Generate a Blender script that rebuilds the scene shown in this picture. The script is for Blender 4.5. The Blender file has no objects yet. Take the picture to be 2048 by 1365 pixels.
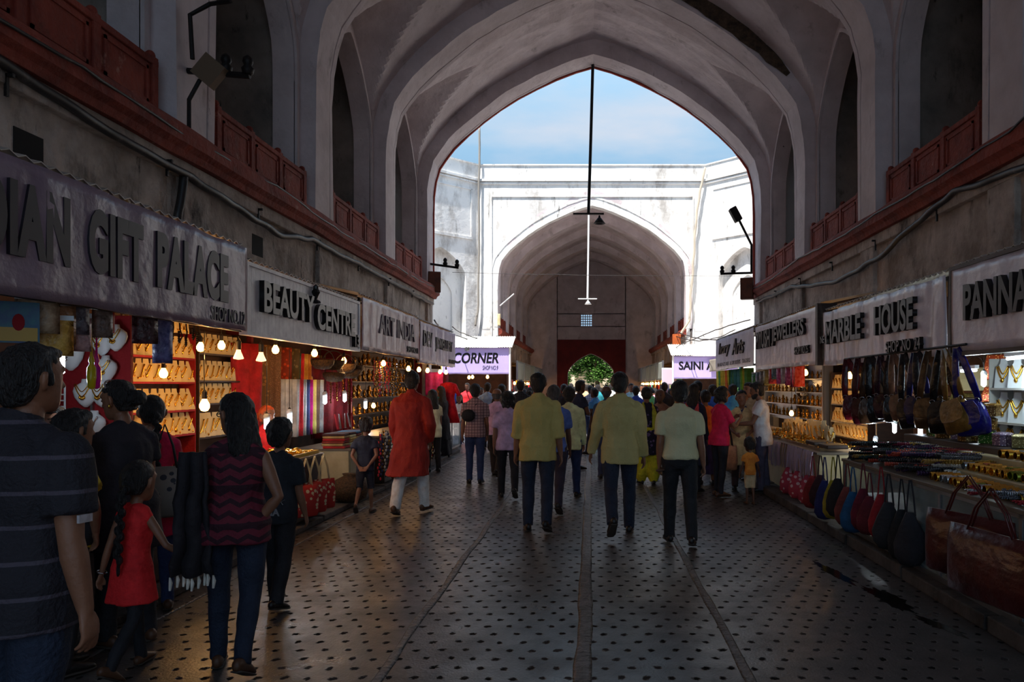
import bpy, bmesh, math, random
from mathutils import Vector, Matrix, noise
from math import sin, cos, pi, radians as R
random.seed(7)
SC = bpy.context.scene
C = SC.collection
V = Vector

# ---------------- camera, sky, sun, exposure ----------------
F, CX, CY, HC = 1500.0, 1180.0, 772.0, 1.57          # focal length and vanishing point in pixels, eye height
cam_d = bpy.data.cameras.new('camera'); cam = bpy.data.objects.new('camera', cam_d); C.objects.link(cam)
cam.location = (0, 0, HC); cam.rotation_euler = (pi/2, 0, 0)
cam_d.sensor_width = 36; cam_d.lens = F/2048*36
cam_d.shift_x = (1024-CX)/2048; cam_d.shift_y = (CY-682.5)/2048
cam_d.clip_end = 400; cam_d.clip_start = .05
SC.camera = cam
SC.view_settings.view_transform = 'Standard'; SC.view_settings.look = 'None'
SC.view_settings.gamma = 1; SC.view_settings.exposure = 1.08; SC.view_settings.use_curve_mapping = False
W_ = bpy.data.worlds.new('sky'); SC.world = W_; W_.use_nodes = True
nt = W_.node_tree; nt.nodes.clear()
def N(nt, t, **k):
    n = nt.nodes.new(t)
    for a, b in k.items(): setattr(n, a, b)
    return n
def lin(c):
    return tuple((x/255/12.92 if x/255 <= .04045 else ((x/255+.055)/1.055)**2.4) for x in c[:3]) + (1,)
tc = N(nt, 'ShaderNodeTexCoord'); sep = N(nt, 'ShaderNodeSeparateXYZ'); nt.links.new(tc.outputs['Generated'], sep.inputs[0])
ramp = N(nt, 'ShaderNodeValToRGB'); nt.links.new(sep.outputs['Z'], ramp.inputs[0])
ramp.color_ramp.elements[0].position = .0; ramp.color_ramp.elements[0].color = lin((150, 180, 205))
ramp.color_ramp.elements[1].position = .75; ramp.color_ramp.elements[1].color = lin((120, 170, 225))
e = ramp.color_ramp.elements.new(.27); e.color = lin((140, 180, 212))
e = ramp.color_ramp.elements.new(.42); e.color = lin((176, 212, 240))
mp = N(nt, 'ShaderNodeMapping'); mp.inputs['Scale'].default_value = (1.9, 1.9, 6.5); mp.inputs['Location'].default_value = (.34, .0, .45)
nt.links.new(tc.outputs['Generated'], mp.inputs[0])
nz = N(nt, 'ShaderNodeTexNoise'); nz.inputs['Scale'].default_value = 1.6; nz.inputs['Detail'].default_value = 7; nz.inputs['Roughness'].default_value = .52
nt.links.new(mp.outputs[0], nz.inputs[0])
cr = N(nt, 'ShaderNodeValToRGB'); cr.color_ramp.elements[0].position = .5; cr.color_ramp.elements[1].position = .72
cr.color_ramp.elements[1].color = (.75, .75, .75, 1)
cv = N(nt, 'ShaderNodeVectorMath', operation='SUBTRACT'); nt.links.new(tc.outputs['Generated'], cv.inputs[0]); cv.inputs[1].default_value = tuple(V((.05, 1, .335)).normalized())
cs = N(nt, 'ShaderNodeVectorMath', operation='MULTIPLY'); nt.links.new(cv.outputs[0], cs.inputs[0]); cs.inputs[1].default_value = (1, 1, 2.4)
cl_ = N(nt, 'ShaderNodeVectorMath', operation='LENGTH'); nt.links.new(cs.outputs[0], cl_.inputs[0])
cm_ = N(nt, 'ShaderNodeMapRange'); cm_.inputs[1].default_value = .0; cm_.inputs[2].default_value = .2; cm_.inputs[3].default_value = .17; cm_.inputs[4].default_value = -.02; nt.links.new(cl_.outputs['Value'], cm_.inputs[0])
ca = N(nt, 'ShaderNodeMath', operation='ADD'); nt.links.new(nz.outputs[0], ca.inputs[0]); nt.links.new(cm_.outputs[0], ca.inputs[1]); nt.links.new(ca.outputs[0], cr.inputs[0])
mx = N(nt, 'ShaderNodeMix', data_type='RGBA'); nt.links.new(cr.outputs[0], mx.inputs[0]); nt.links.new(ramp.outputs[0], mx.inputs[6])
mx.inputs[7].default_value = lin((205, 208, 218))
bg = N(nt, 'ShaderNodeBackground'); bg.inputs[1].default_value = 0.58; nt.links.new(mx.outputs[2], bg.inputs[0])
wo = N(nt, 'ShaderNodeOutputWorld'); nt.links.new(bg.outputs[0], wo.inputs[0])
sd = bpy.data.lights.new('sun', 'SUN'); sd.energy = 4.2; sd.angle = R(.6); sd.color = (1, .95, .88)
sun = bpy.data.objects.new('sun', sd); C.objects.link(sun)
sdir = V((.30, .43, -.97)).normalized()                # the way the sunlight travels: from behind the camera, high
sun.rotation_euler = sdir.to_track_quat('-Z', 'Y').to_euler(); sun.location = (0, 20, 30)
SC.cycles.max_bounces = 8; SC.cycles.diffuse_bounces = 5; SC.cycles.glossy_bounces = 3
SC.cycles.sample_clamp_indirect = 4

# ---------------- helpers ----------------
def at(px, py, Y): return V(((px-CX)*Y/F, Y, HC-(py-CY)*Y/F))
def atX(px, py, X): return at(px, py, X*F/(px-CX))
def tag(o, label=None, cat=None, group=None, kind=None):
    if label: o['label'] = label
    if cat: o['category'] = cat
    if group: o['group'] = group
    if kind: o['kind'] = kind
    return o
def thing(name, label, cat, loc=(0, 0, 0), rz=0, group=None):
    o = bpy.data.objects.new(name, None); C.objects.link(o); o.location = loc; o.rotation_euler = (0, 0, rz)
    o.empty_display_size = .1
    return tag(o, label, cat, group)
def kids(o): return [c for c in bpy.data.objects if c.parent is o]
TREE = {}
def reg(child, parent):
    child.parent = parent
    TREE.setdefault(parent.name, []).append(child)
def dup(root, loc, rot=None, label=None, group=None, scale=None, matmap=None):
    def cp(o, p):
        c = o.copy(); C.objects.link(c)
        if p is not None: reg(c, p)
        for ch in list(TREE.get(o.name, [])): cp(ch, c)
        return c
    r = cp(root, None); r.location = loc
    if rot is not None: r.rotation_euler = rot if not isinstance(rot, (int, float)) else (0, 0, rot)
    if scale is not None: r.scale = scale if not isinstance(scale, (int, float)) else (scale,)*3
    if label: r['label'] = label
    if group: r['group'] = group
    if matmap:
        def mm(o):
            if o.type == 'MESH':
                for k, m in matmap.items():
                    if o.name.split('.')[0] == k:
                        o.material_slots[0].link = 'OBJECT'; o.material_slots[0].material = m
            for ch in TREE.get(o.name, []): mm(ch)
        mm(r)
    return r
class MB:
    def __init__(s): s.v = []; s.f = []; s.mi = []; s.cur = 0
    def add(s, vs, fs):
        b = len(s.v); s.v += [V(p) for p in vs]; s.f += [tuple(b+i for i in f) for f in fs]; s.mi += [s.cur]*len(fs); return s
    def box(s, x0, x1, y0, y1, z0, z1, M=None):
        vs = [V((x, y, z)) for x in (x0, x1) for y in (y0, y1) for z in (z0, z1)]
        if M is not None: vs = [M @ p for p in vs]
        return s.add(vs, [(0, 1, 3, 2), (4, 6, 7, 5), (0, 4, 5, 1), (2, 3, 7, 6), (0, 2, 6, 4), (1, 5, 7, 3)])
    def loft(s, rings, cap=True, closed=False):
        n = len(rings[0]); b = len(s.v)
        for r in rings: s.v += [V(p) for p in r]
        m = len(rings)
        for i in range(m if closed else m-1):
            j = (i+1) % m
            for k in range(n):
                l = (k+1) % n
                s.f.append((b+i*n+k, b+i*n+l, b+j*n+l, b+j*n+k)); s.mi.append(s.cur)
        if cap and not closed:
            s.f.append(tuple(b+k for k in reversed(range(n)))); s.f.append(tuple(b+(m-1)*n+k for k in range(n))); s.mi += [s.cur]*2
        return s
    def tube(s, pts, r, n=8, closed=False, ref=None, cap=True, rnd=False):
        """tube along pts; r: number, list of numbers or list of (across, along-ref) pairs"""
        pts = [V(p) for p in pts]; m = len(pts); rings = []
        rr = r if isinstance(r, (list, tuple)) else [r]*m
        ref0 = V(ref) if ref is not None else None
        prev = None
        for i, p in enumerate(pts):
            a = pts[(i-1) % m] if (closed or i > 0) else pts[i]; c = pts[(i+1) % m] if (closed or i < m-1) else pts[i]
            t = (c-a)
            if t.length < 1e-9: t = V((0, 0, 1))
            t.normalize()
            if ref0 is not None: u = ref0
            elif prev is not None: u = prev
            else: u = V((0, 0, 1)) if abs(t.z) < .9 else V((0, 1, 0))
            x = t.cross(u)
            if x.length < 1e-5: x = t.cross(V((.3, 1, .2)))
            x.normalize(); y = x.cross(t).normalized(); prev = y
            q = rr[i]; ra, rb = (q if isinstance(q, (list, tuple)) else (q, q))
            rings.append([p + x*(ra*cos(2*pi*k/n)) + y*(rb*sin(2*pi*k/n)) for k in range(n)])
            if rnd and not closed and i in (0, m-1):
                sg = -1 if i == 0 else 1; mr = min(ra, rb)
                e1 = [p + t*(sg*mr*.6) + x*(ra*.78*cos(2*pi*k/n)) + y*(rb*.78*sin(2*pi*k/n)) for k in range(n)]
                e2 = [p + t*(sg*mr*.93) + x*(ra*.35*cos(2*pi*k/n)) + y*(rb*.35*sin(2*pi*k/n)) for k in range(n)]
                if i == 0: rings[-1:] = [e2, e1, rings[-1]]
                else: rings += [e1, e2]
        return s.loft(rings, cap, closed)
    def lathe(s, prof, c=(0, 0, 0), n=12, M=None):
        rings = []
        for r, z in prof:
            ring = [V((c[0]+r*cos(2*pi*k/n), c[1]+r*sin(2*pi*k/n), c[2]+z)) for k in range(n)]
            if M is not None: ring = [M @ p for p in ring]
            rings.append(ring)
        return s.loft(rings)
    def ball(s, c, rx, ry=None, rz=None, n=12, m=7, M=None):
        ry = ry or rx; rz = rz or rx; rings = []
        for i in range(m+1):
            a = -pi/2 + pi*(i+.02)/(m+.04); ring = []
            for k in range(n):
                p = V((rx*cos(a)*cos(2*pi*k/n), ry*cos(a)*sin(2*pi*k/n), rz*sin(a)))
                if M is not None: p = M @ p
                ring.append(p+V(c))
            rings.append(ring)
        return s.loft(rings)
    def grid(s, fn, nu, nv, thick=None):
        b = len(s.v)
        for i in range(nu+1):
            for j in range(nv+1): s.v.append(V(fn(i/nu, j/nv)))
        for i in range(nu):
            for j in range(nv):
                a = b+i*(nv+1)+j; s.f.append((a, a+nv+1, a+nv+2, a+1)); s.mi.append(s.cur)
        return s
    def prism(s, poly, a0, a1, tf):
        n = len(poly)
        vs = [tf(p[0], p[1], a0) for p in poly]+[tf(p[0], p[1], a1) for p in poly]
        fs = [tuple(range(n)), tuple(range(2*n-1, n-1, -1))]+[(i, n+i, n+(i+1) % n, (i+1) % n) for i in range(n)]
        return s.add(vs, fs)
    def build(s, name, mat=None, parent=None, smooth=False, M=None, bevel=0, recalc=True, loc=None):
        me = bpy.data.meshes.new(name); me.from_pydata([tuple((M @ p) if M is not None else p) for p in s.v], [], s.f)
        for m in (mat if isinstance(mat, (list, tuple)) else [mat]):
            if m: me.materials.append(m)
        if any(s.mi): me.polygons.foreach_set('material_index', s.mi)
        if recalc:
            bm = bmesh.new(); bm.from_mesh(me); bmesh.ops.recalc_face_normals(bm, faces=bm.faces); bm.to_mesh(me); bm.free()
        if smooth: me.polygons.foreach_set('use_smooth', [True]*len(me.polygons))
        me.update()
        o = bpy.data.objects.new(name, me); C.objects.link(o)
        if parent is not None: reg(o, parent)
        if loc is not None: o.location = loc
        if bevel:
            b = o.modifiers.new('bevel', 'BEVEL'); b.width = bevel; b.segments = 2; b.limit_method = 'ANGLE'
        return o
def struct(o, name=None):
    o['kind'] = 'structure'; return o

# ---------------- materials ----------------
MATS = {}
def mat(name, col, rough=.6, metal=0, col2=None, ns=4, namt=.5, bump=0, bs=30, emit=0, spec=None, pat=None, alpha=None, stain=None, trans=0, nlo=.35, nhi=.65, stretch=None, rough2=None, sheen=0):
    if name in MATS: return MATS[name]
    m = bpy.data.materials.new(name); m.use_nodes = True; t = m.node_tree; L = t.links.new
    b = t.nodes['Principled BSDF']
    b.inputs['Base Color'].default_value = lin(col); b.inputs['Roughness'].default_value = rough; b.inputs['Metallic'].default_value = metal
    if spec is not None: b.inputs['Specular IOR Level'].default_value = spec
    if sheen: b.inputs['Sheen Weight'].default_value = sheen
    if trans: b.inputs['Transmission Weight'].default_value = trans
    if alpha is not None: b.inputs['Alpha'].default_value = alpha
    tc = N(t, 'ShaderNodeTexCoord'); src = tc.outputs['Object']
    if stretch:
        mp = N(t, 'ShaderNodeMapping'); mp.inputs['Scale'].default_value = stretch; L(src, mp.inputs[0]); src = mp.outputs[0]
    cur = None
    if pat: cur = PAT[pat](t, tc.outputs['Object'], lin(col), lin(col2 or col))
    elif col2 is not None:
        n = N(t, 'ShaderNodeTexNoise'); n.inputs['Scale'].default_value = ns; n.inputs['Detail'].default_value = 8; n.inputs['Roughness'].default_value = .62; L(src, n.inputs[0])
        r = N(t, 'ShaderNodeMapRange'); r.inputs[1].default_value = nlo; r.inputs[2].default_value = nhi; L(n.outputs[0], r.inputs[0])
        x = N(t, 'ShaderNodeMix', data_type='RGBA'); x.inputs[6].default_value = lin(col); x.inputs[7].default_value = lin(col2); L(r.outputs[0], x.inputs[0]); cur = x.outputs[2]
        if rough2 is not None:
            rr = N(t, 'ShaderNodeMapRange'); rr.inputs[3].default_value = rough; rr.inputs[4].default_value = rough2; L(r.outputs[0], rr.inputs[0]); L(rr.outputs[0], b.inputs['Roughness'])
    if stain:
        for (scol, sc, lo, hi, st) in stain:
            mp = N(t, 'ShaderNodeMapping'); mp.inputs['Scale'].default_value = st; mp.inputs['Location'].default_value = (sc*1.7, lo*9, hi*5); L(tc.outputs['Object'], mp.inputs[0])
            n = N(t, 'ShaderNodeTexNoise'); n.inputs['Scale'].default_value = sc; n.inputs['Detail'].default_value = 9; n.inputs['Roughness'].default_value = .7; L(mp.outputs[0], n.inputs[0])
            r = N(t, 'ShaderNodeMapRange'); r.inputs[1].default_value = lo; r.inputs[2].default_value = hi; L(n.outputs[0], r.inputs[0])
            x = N(t, 'ShaderNodeMix', data_type='RGBA'); x.inputs[7].default_value = lin(scol); L(r.outputs[0], x.inputs[0])
            if cur is not None: L(cur, x.inputs[6])
            else: x.inputs[6].default_value = lin(col)
            cur = x.outputs[2]
    if cur is not None: L(cur, b.inputs['Base Color'])
    if bump:
        n = N(t, 'ShaderNodeTexNoise'); n.inputs['Scale'].default_value = bs; n.inputs['Detail'].default_value = 6; L(src, n.inputs[0])
        u = N(t, 'ShaderNodeBump'); u.inputs['Strength'].default_value = min(1, bump); u.inputs['Distance'].default_value = .02*max(1, bump); L(n.outputs[0], u.inputs['Height']); L(u.outputs[0], b.inputs['Normal'])
    if emit:
        b.inputs['Emission Color'].default_value = lin(col); b.inputs['Emission Strength'].default_value = emit
    MATS[name] = m
    return m
def mathn(t, op, a, b=None, c=None):
    n = N(t, 'ShaderNodeMath', operation=op)
    for i, q in enumerate((a, b, c)):
        if q is None: continue
        if isinstance(q, (int, float)): n.inputs[i].default_value = q
        else: t.links.new(q, n.inputs[i])
    return n.outputs[0]
def mixc(t, f, a, b):
    x = N(t, 'ShaderNodeMix', data_type='RGBA')
    t.links.new(f, x.inputs[0])
    for i, q in ((6, a), (7, b)):
        if isinstance(q, tuple): x.inputs[i].default_value = q
        else: t.links.new(q, x.inputs[i])
    return x.outputs[2]
def sepn(t, s):
    n = N(t, 'ShaderNodeSeparateXYZ'); t.links.new(s, n.inputs[0]); return n.outputs
def bandn(t, v, freq, duty):
    return mathn(t, 'LESS_THAN', mathn(t, 'FRACT', mathn(t, 'MULTIPLY', v, freq)), duty)
def p_plaid(t, s, a, b):
    o = sepn(t, s); f = mathn(t, 'MAXIMUM', bandn(t, o[0], 22, .18), bandn(t, o[2], 22, .18)); return mixc(t, f, a, b)
def p_stripes(t, s, a, b): return mixc(t, bandn(t, sepn(t, s)[2], 9, .12), a, b)
def p_vstripes(t, s, a, b): return mixc(t, bandn(t, sepn(t, s)[0], 26, .4), a, b)
def p_ethnic(t, s, a, b):
    o = sepn(t, s)
    z = mathn(t, 'MULTIPLY', o[2], 16); tri = mathn(t, 'PINGPONG', mathn(t, 'MULTIPLY', o[0], 20), 1)
    f = mathn(t, 'LESS_THAN', mathn(t, 'FRACT', mathn(t, 'ADD', z, mathn(t, 'MULTIPLY', tri, .45))), .42)
    g = bandn(t, o[2], 5, .16)
    return mixc(t, mathn(t, 'MAXIMUM', f, g), a, b)
def p_floral(t, s, a, b):
    v = N(t, 'ShaderNodeTexVoronoi'); v.inputs['Scale'].default_value = 16; t.links.new(s, v.inputs[0])
    return mixc(t, mathn(t, 'LESS_THAN', v.outputs['Distance'], .33), a, b)
def p_mirror(t, s, a, b):
    v = N(t, 'ShaderNodeTexVoronoi'); v.inputs['Scale'].default_value = 60; t.links.new(s, v.inputs[0])
    return mixc(t, mathn(t, 'LESS_THAN', v.outputs['Distance'], .3), a, b)
PAT = dict(plaid=p_plaid, stripes=p_stripes, vstripes=p_vstripes, ethnic=p_ethnic, floral=p_floral, mirror=p_mirror)

plaster = mat('plaster', (220, 208, 210), .8, col2=(194, 181, 182), ns=1.3, bump=1.2, bs=5,
              stain=[((120, 108, 104), 2.2, .58, .78, (1, 1, .5)), ((70, 62, 58), 9, .68, .74, (1, 1, .6)), ((62, 58, 55), 3.2, .66, .76, (2.2, 2.2, .35))])
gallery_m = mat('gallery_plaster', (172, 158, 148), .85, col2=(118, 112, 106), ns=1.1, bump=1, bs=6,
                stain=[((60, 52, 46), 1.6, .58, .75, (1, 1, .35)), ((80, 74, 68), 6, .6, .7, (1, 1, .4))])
lower_m = mat('lower_plaster', (196, 182, 172), .85, col2=(136, 122, 112), ns=1.9, bump=3, bs=8,
              stain=[((74, 66, 60), 2.3, .55, .7, (1, 1, .5)), ((40, 34, 31), 7, .62, .72, (1, 1, .3))])
sunwall_m = mat('whitewash', (240, 238, 234), .8, col2=(226, 224, 222), ns=.8, bump=.7, bs=7,
                stain=[((120, 116, 112), 3.2, .6, .72, (1, 1, .2)), ((176, 170, 164), 1.1, .5, .68, (1, 1, .5)), ((90, 86, 82), 9, .64, .7, (1, 1, .3))])
red_m = mat('red_sandstone', (150, 62, 44), .8, col2=(112, 42, 32), ns=3, bump=1.4, bs=14,
            stain=[((178, 128, 112), 4, .62, .72, (1, 1, 1)), ((50, 26, 22), 2, .6, .75, (1, 1, 1))])
redport_m = mat('red_portal', (120, 34, 34), .8, col2=(96, 26, 28), ns=2, bump=.6, bs=10)
hole_shade_m = mat('painted_hole_shade', (14, 12, 11), .9)
iron_m = mat('dark_iron', (34, 30, 29), .55, .5, bump=.3, bs=40)

# ---------------- arches ----------------
XC, WH = .09, 4.0                                     # centre line and half width of the passage
PR = [(1, 0), (.997, .12), (.985, .22), (.96, .311), (.92, .375), (.87, .445), (.78, .54), (.685, .628), (.58, .712), (.47, .787), (.35, .855), (.23, .916), (.11, .966), (0, 1)]
def prof(u):
    u = abs(u)
    if u >= 1: return 0
    for (a, va), (b, vb) in zip(PR, PR[1:]):
        if b <= u <= a: return va+(vb-va)*(a-u)/(a-b)
    return 1
PD = []
for (a, va), (b, vb) in zip(PR, PR[1:]): PD += [(a, va), ((a+b)/2, (va+vb)/2)]
PD.append(PR[-1])
def arch_pts(xc, half, zs, rise, z0):
    L_ = [(xc-half*u, zs+rise*v) for u, v in PD]; R_ = [(xc+half*u, zs+rise*v) for u, v in reversed(PD[:-1])]
    return [(xc-half, z0)]+L_+R_+[(xc+half, z0)]
def ring(mb, xc, hi, ho, zs, ri, ro, z0, y0, y1, tf=None, tcut=None):
    tf = tf or (lambda x, y, z: V((x, y, z)))
    A = arch_pts(xc, hi, zs, ri, z0); B = arch_pts(xc, ho, zs, ro, z0)
    secs = [[tf(a[0], y0, a[1]), tf(b[0], y0, b[1]), tf(b[0], y1, b[1]), tf(a[0], y1, a[1])] for a, b in zip(A, B)]
    mb.loft(secs)
def arch_wall(mb, xc, half, zs, rise, z0, x0, x1, zt, y0, y1, tf=None):
    tf = tf or (lambda x, y, z: V((x, y, z)))
    A = arch_pts(xc, half, zs, rise, z0)
    for a, b in zip(A[1:-1], A[2:-1]):
        vs = [tf(a[0], y0, a[1]), tf(b[0], y0, b[1]), tf(b[0], y0, zt), tf(a[0], y0, zt),
              tf(a[0], y1, a[1]), tf(b[0], y1, b[1]), tf(b[0], y1, zt), tf(a[0], y1, zt)]
        mb.add(vs, [(0, 1, 2, 3), (7, 6, 5, 4), (0, 4, 5, 1), (3, 2, 6, 7)])
    for xa, xb in ((x0, xc-half), (xc+half, x1)):
        vs = [tf(x, y, z) for x in (xa, xb) for y in (y0, y1) for z in (z0, zt)]
        mb.add(vs, [(0, 1, 3, 2), (4, 6, 7, 5), (0, 4, 5, 1), (2, 3, 7, 6), (0, 2, 6, 4), (1, 5, 7, 3)])

ZS, RISE = 5.83, 3.69
SP, RD, ZC = 3.62, .75, 4.03
Y3 = 18.7
ribs_near = [Y3-SP*k for k in range(7)]                # far edges of the transverse ribs, back past the camera
Y4, Y5 = 32.0, 50.1
ribs_far = [Y4+RD+SP*k for k in range(5)]
rn = [0]
def wobble(o, amp, sc):
    for v in o.data.vertices:
        d = noise.noise_vector(v.co*sc)*amp
        v.co += V((d.x, d.y*.4, d.z))
def make_rib(yf, m=plaster):
    rn[0] += 1
    mb = MB(); ring(mb, XC, WH, WH+.34, ZS, RISE, RISE+.42, ZC-.03, yf-RD, yf-.17)
    ring(mb, XC, WH+.07, WH+.34, ZS, RISE+.08, RISE+.42, ZC-.03, yf-.17, yf-.12)
    ring(mb, XC, WH+.01, WH+.34, ZS, RISE+.01, RISE+.42, ZC-.03, yf-.12, yf)
    o = mb.build('trim_%d' % rn[0], m); o['kind'] = 'structure'
    wobble(o, .035, 1.7)
    return o
for y in ribs_near: make_rib(y)
for y in ribs_far: make_rib(y)
# chipped plaster scar along the second rib: bare masonry
brick_m = mat('bare_masonry', (104, 84, 66), .9, col2=(58, 46, 38), ns=9, bump=3, bs=22)
mb = MB(); yq = Y3-SP-RD
ps = []
for i in range(15):
    u = .33+.55*i/14; x = XC+u*(WH+.2); z = ZS+(RISE+.22)*prof(u)
    ps.append((V((x, yq-.015, z)), .16*sin(pi*(i+.6)/15.2)**.5*(1+.35*noise.noise(V((i*1.3, 2, 1))))))
mb.tube([p for p, r in ps], [(r, .03) for p, r in ps], 8, ref=(0, 1, 0))
o = mb.build('trim_scar', brick_m); o.name = 'trim_40'; struct(o)

def main_z(x): return ZS+(RISE+.34)*prof(min(1, abs(x-XC)/(WH+.26)))
def vault(name, ya, yb, m=plaster, nu=110, nv=36):
    ym = (ya+yb)/2; hb = (yb-ya)/2+.02
    def fn(i, j):
        x = XC+(WH+.26)*sin((i-.5)*pi); y = ya+(yb-ya)*j; yr = (y-ym)/hb; d = (WH+.26)-abs(x-XC)
        z = main_z(x)
        tri = abs(((abs(yr)*1.5+d*.42) % 1.0)-.5)*2; tri2 = abs(((abs(yr)*1.5-d*.42) % 1.0)-.5)*2
        z += .05*max(tri, tri2)*min(1, d*1.2)
        l = ZS+2.12*prof(min(1, abs(yr)))+.42*d
        return (x, y, max(z, l))
    mb = MB(); mb.grid(fn, nu, nv); o = mb.build(name, m, smooth=False, recalc=False)
    md = o.modifiers.new('solid', 'SOLIDIFY'); md.thickness = .08; md.offset = 1
    o['kind'] = 'structure'; return o
cn = 0
for ybs, n_ in ((ribs_near, 6), (list(reversed(ribs_far)), 4)):
    for k in range(n_):
        cn += 1; vault('ceiling_%d' % cn if cn > 1 else 'ceiling', ybs[k+1]-.01, ybs[k]-RD+.01)
cn += 1; vault('ceiling_%d' % cn, ribs_far[-1]-.01, Y5)

# side walls
def side_walls(side, ya, yb, ribs, nm, first_open=True, lm=lower_m):
    s = -1 if side == 'left' else 1
    X = lambda a: XC+s*a
    mb = MB()
    # wall above the shops up to the cornice, with shallow panels
    def bx(a0, a1, y0, y1, z0, z1, m=mb):
        m.box(min(X(a0), X(a1)), max(X(a0), X(a1)), y0, y1, z0, z1)
    bx(4.06, 4.3, ya, yb, 2.78, ZC)
    bx(3.98, 4.07, ya, yb, 3.58, 3.73)
    for y in ribs:
        if ya <= y <= yb+.1: bx(3.995, 4.07, y-.62, y-.12, 2.78, 3.6)
    o = mb.build('wall_'+nm+'_lower', lm, bevel=.012); o['kind'] = 'structure'
    # red cornice
    mb = MB()
    pf = [(4.1, 3.73), (3.93, 3.73), (3.9, 3.79), (3.84, 3.83), (3.84, 3.95), (3.87, 4.0), (3.98, ZC), (4.3, ZC)]
    n = max(2, int((yb-ya)/.25)); rings = []
    for i in range(n+1):
        y = ya+(yb-ya)*i/n
        rings.append([V((X(a+.025*noise.noise(V((y*1.3, a*3, z*2)))), y, z+.02*noise.noise(V((y*1.1, 5+s, z*3))))) for a, z in pf])
    mb.loft(rings); o = mb.build('cornice_'+nm, red_m); o['kind'] = 'structure'
    # gallery bays
    mb = MB(); mg = MB(); bays = []
    for a, b in zip(ribs[1:], ribs[:-1]):
        y0, y1 = a, b-RD
        tf = lambda u, w, z: V((X(w), u, z))
        arch_wall(mb, (y0+y1)/2, (y1-y0)/2-.17, 5.85, 1.8, ZC, y0-.02, y1+.02, 8.4, 4.24, 4.55, tf)
        ring(mb, (y0+y1)/2, (y1-y0)/2-.17, (y1-y0)/2-.1, 5.85, 1.8, 1.87, ZC, 4.2, 4.25, tf)
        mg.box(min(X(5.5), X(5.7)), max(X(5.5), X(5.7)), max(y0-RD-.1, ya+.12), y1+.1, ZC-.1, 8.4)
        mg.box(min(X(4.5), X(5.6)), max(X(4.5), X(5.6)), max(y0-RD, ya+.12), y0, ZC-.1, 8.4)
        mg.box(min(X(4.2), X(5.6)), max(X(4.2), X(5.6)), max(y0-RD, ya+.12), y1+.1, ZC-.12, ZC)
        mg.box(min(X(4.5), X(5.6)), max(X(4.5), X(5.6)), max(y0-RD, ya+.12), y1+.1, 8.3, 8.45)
        bays.append((y0, y1))
    o = mb.build('wall_'+nm, plaster); o['kind'] = 'structure'
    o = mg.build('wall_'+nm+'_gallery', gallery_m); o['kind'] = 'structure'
    return bays
bl = side_walls('left', -4, Y3, ribs_near, 'left')
br = side_walls('right', -4, Y3, ribs_near, 'right')
bl2 = side_walls('left', Y4, Y5, list(reversed(ribs_far)), 'far_left')
br2 = side_walls('right', Y4, Y5, list(reversed(ribs_far)), 'far_right')

# red sandstone parapets in the gallery openings
ORD = ['first', 'second', 'third', 'fourth', 'fifth', 'sixth', 'seventh', 'eighth', 'ninth', 'tenth', 'eleventh', 'twelfth']
def parapet(s, y0, y1, label):
    t = thing('parapet', label, 'parapet', (XC+s*4.12, (y0+y1)/2, ZC)); h = (y1-y0)/2-.17
    mb = MB(); mb.box(-.035, .035, -h, h, 0, .47); mb.box(-.055, .055, -h, h, .47, .53); mb.box(-.055, .055, -h, h, 0, .07); mb.build('rail', red_m, t, bevel=.01)
    for k in range(4):
        y = -h+.05+(2*h-.1)*k/3
        p = MB(); p.box(-.05, .05, y-.045, y+.045, 0, .55); p.ball((0, y, .57), .045, .045, .045, 10, 6); p.build('post', red_m, t)
        if k < 3:
            q = MB(); y2 = y+(2*h-.1)/3
            for dz0, dz1, ya, yb in ((.1, .13, y+.1, y2-.1), (.4, .43, y+.1, y2-.1), (.1, .43, y+.1, y+.13), (.1, .43, y2-.13, y2-.1)):
                q.box(-s*.035-.012, -s*.035+.012, ya, yb, dz0, dz1)
            q.build('moulding', red_m, t)
    return t
for s, bays, nm, ft in ((-1, bl, 'left', 'near passage'), (1, br, 'right', 'near passage'), (-1, bl2, 'left', 'far tunnel'), (1, br2, 'right', 'far tunnel')):
    bb = sorted(bays)
    vis = [b for b in bb if b[1] > 3.5]
    for i, (y0, y1) in enumerate(vis):
        parapet(s, y0, y1, 'red sandstone parapet in %s gallery opening, %s side of %s' % (ORD[i], nm, ft))

# unseen roofs and outer masses added to keep the sun out
mb = MB()
mb.box(-10, 10, -3.6, Y3-.3, 10.35, 10.6); mb.box(-10, -9.7, -9, Y3, 0, 10.5); mb.box(9.7, 10, -9, Y3, 0, 10.5)
mb.box(-10, -5.75, -3.6, Y3, 9.9, 10.4); mb.box(5.85, 10, -3.6, Y3, 9.9, 10.4)
o = mb.build('ceiling_roof_near', lower_m); struct(o)
mb = MB(); mb.box(-10, 10, Y4+.4, Y5+.4, 10.35, 10.6); mb.box(-10, -9.7, Y4, Y5, 0, 10.5); mb.box(9.7, 10, Y4, Y5, 0, 10.5)
o = mb.build('ceiling_roof_far', lower_m); struct(o)
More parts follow.
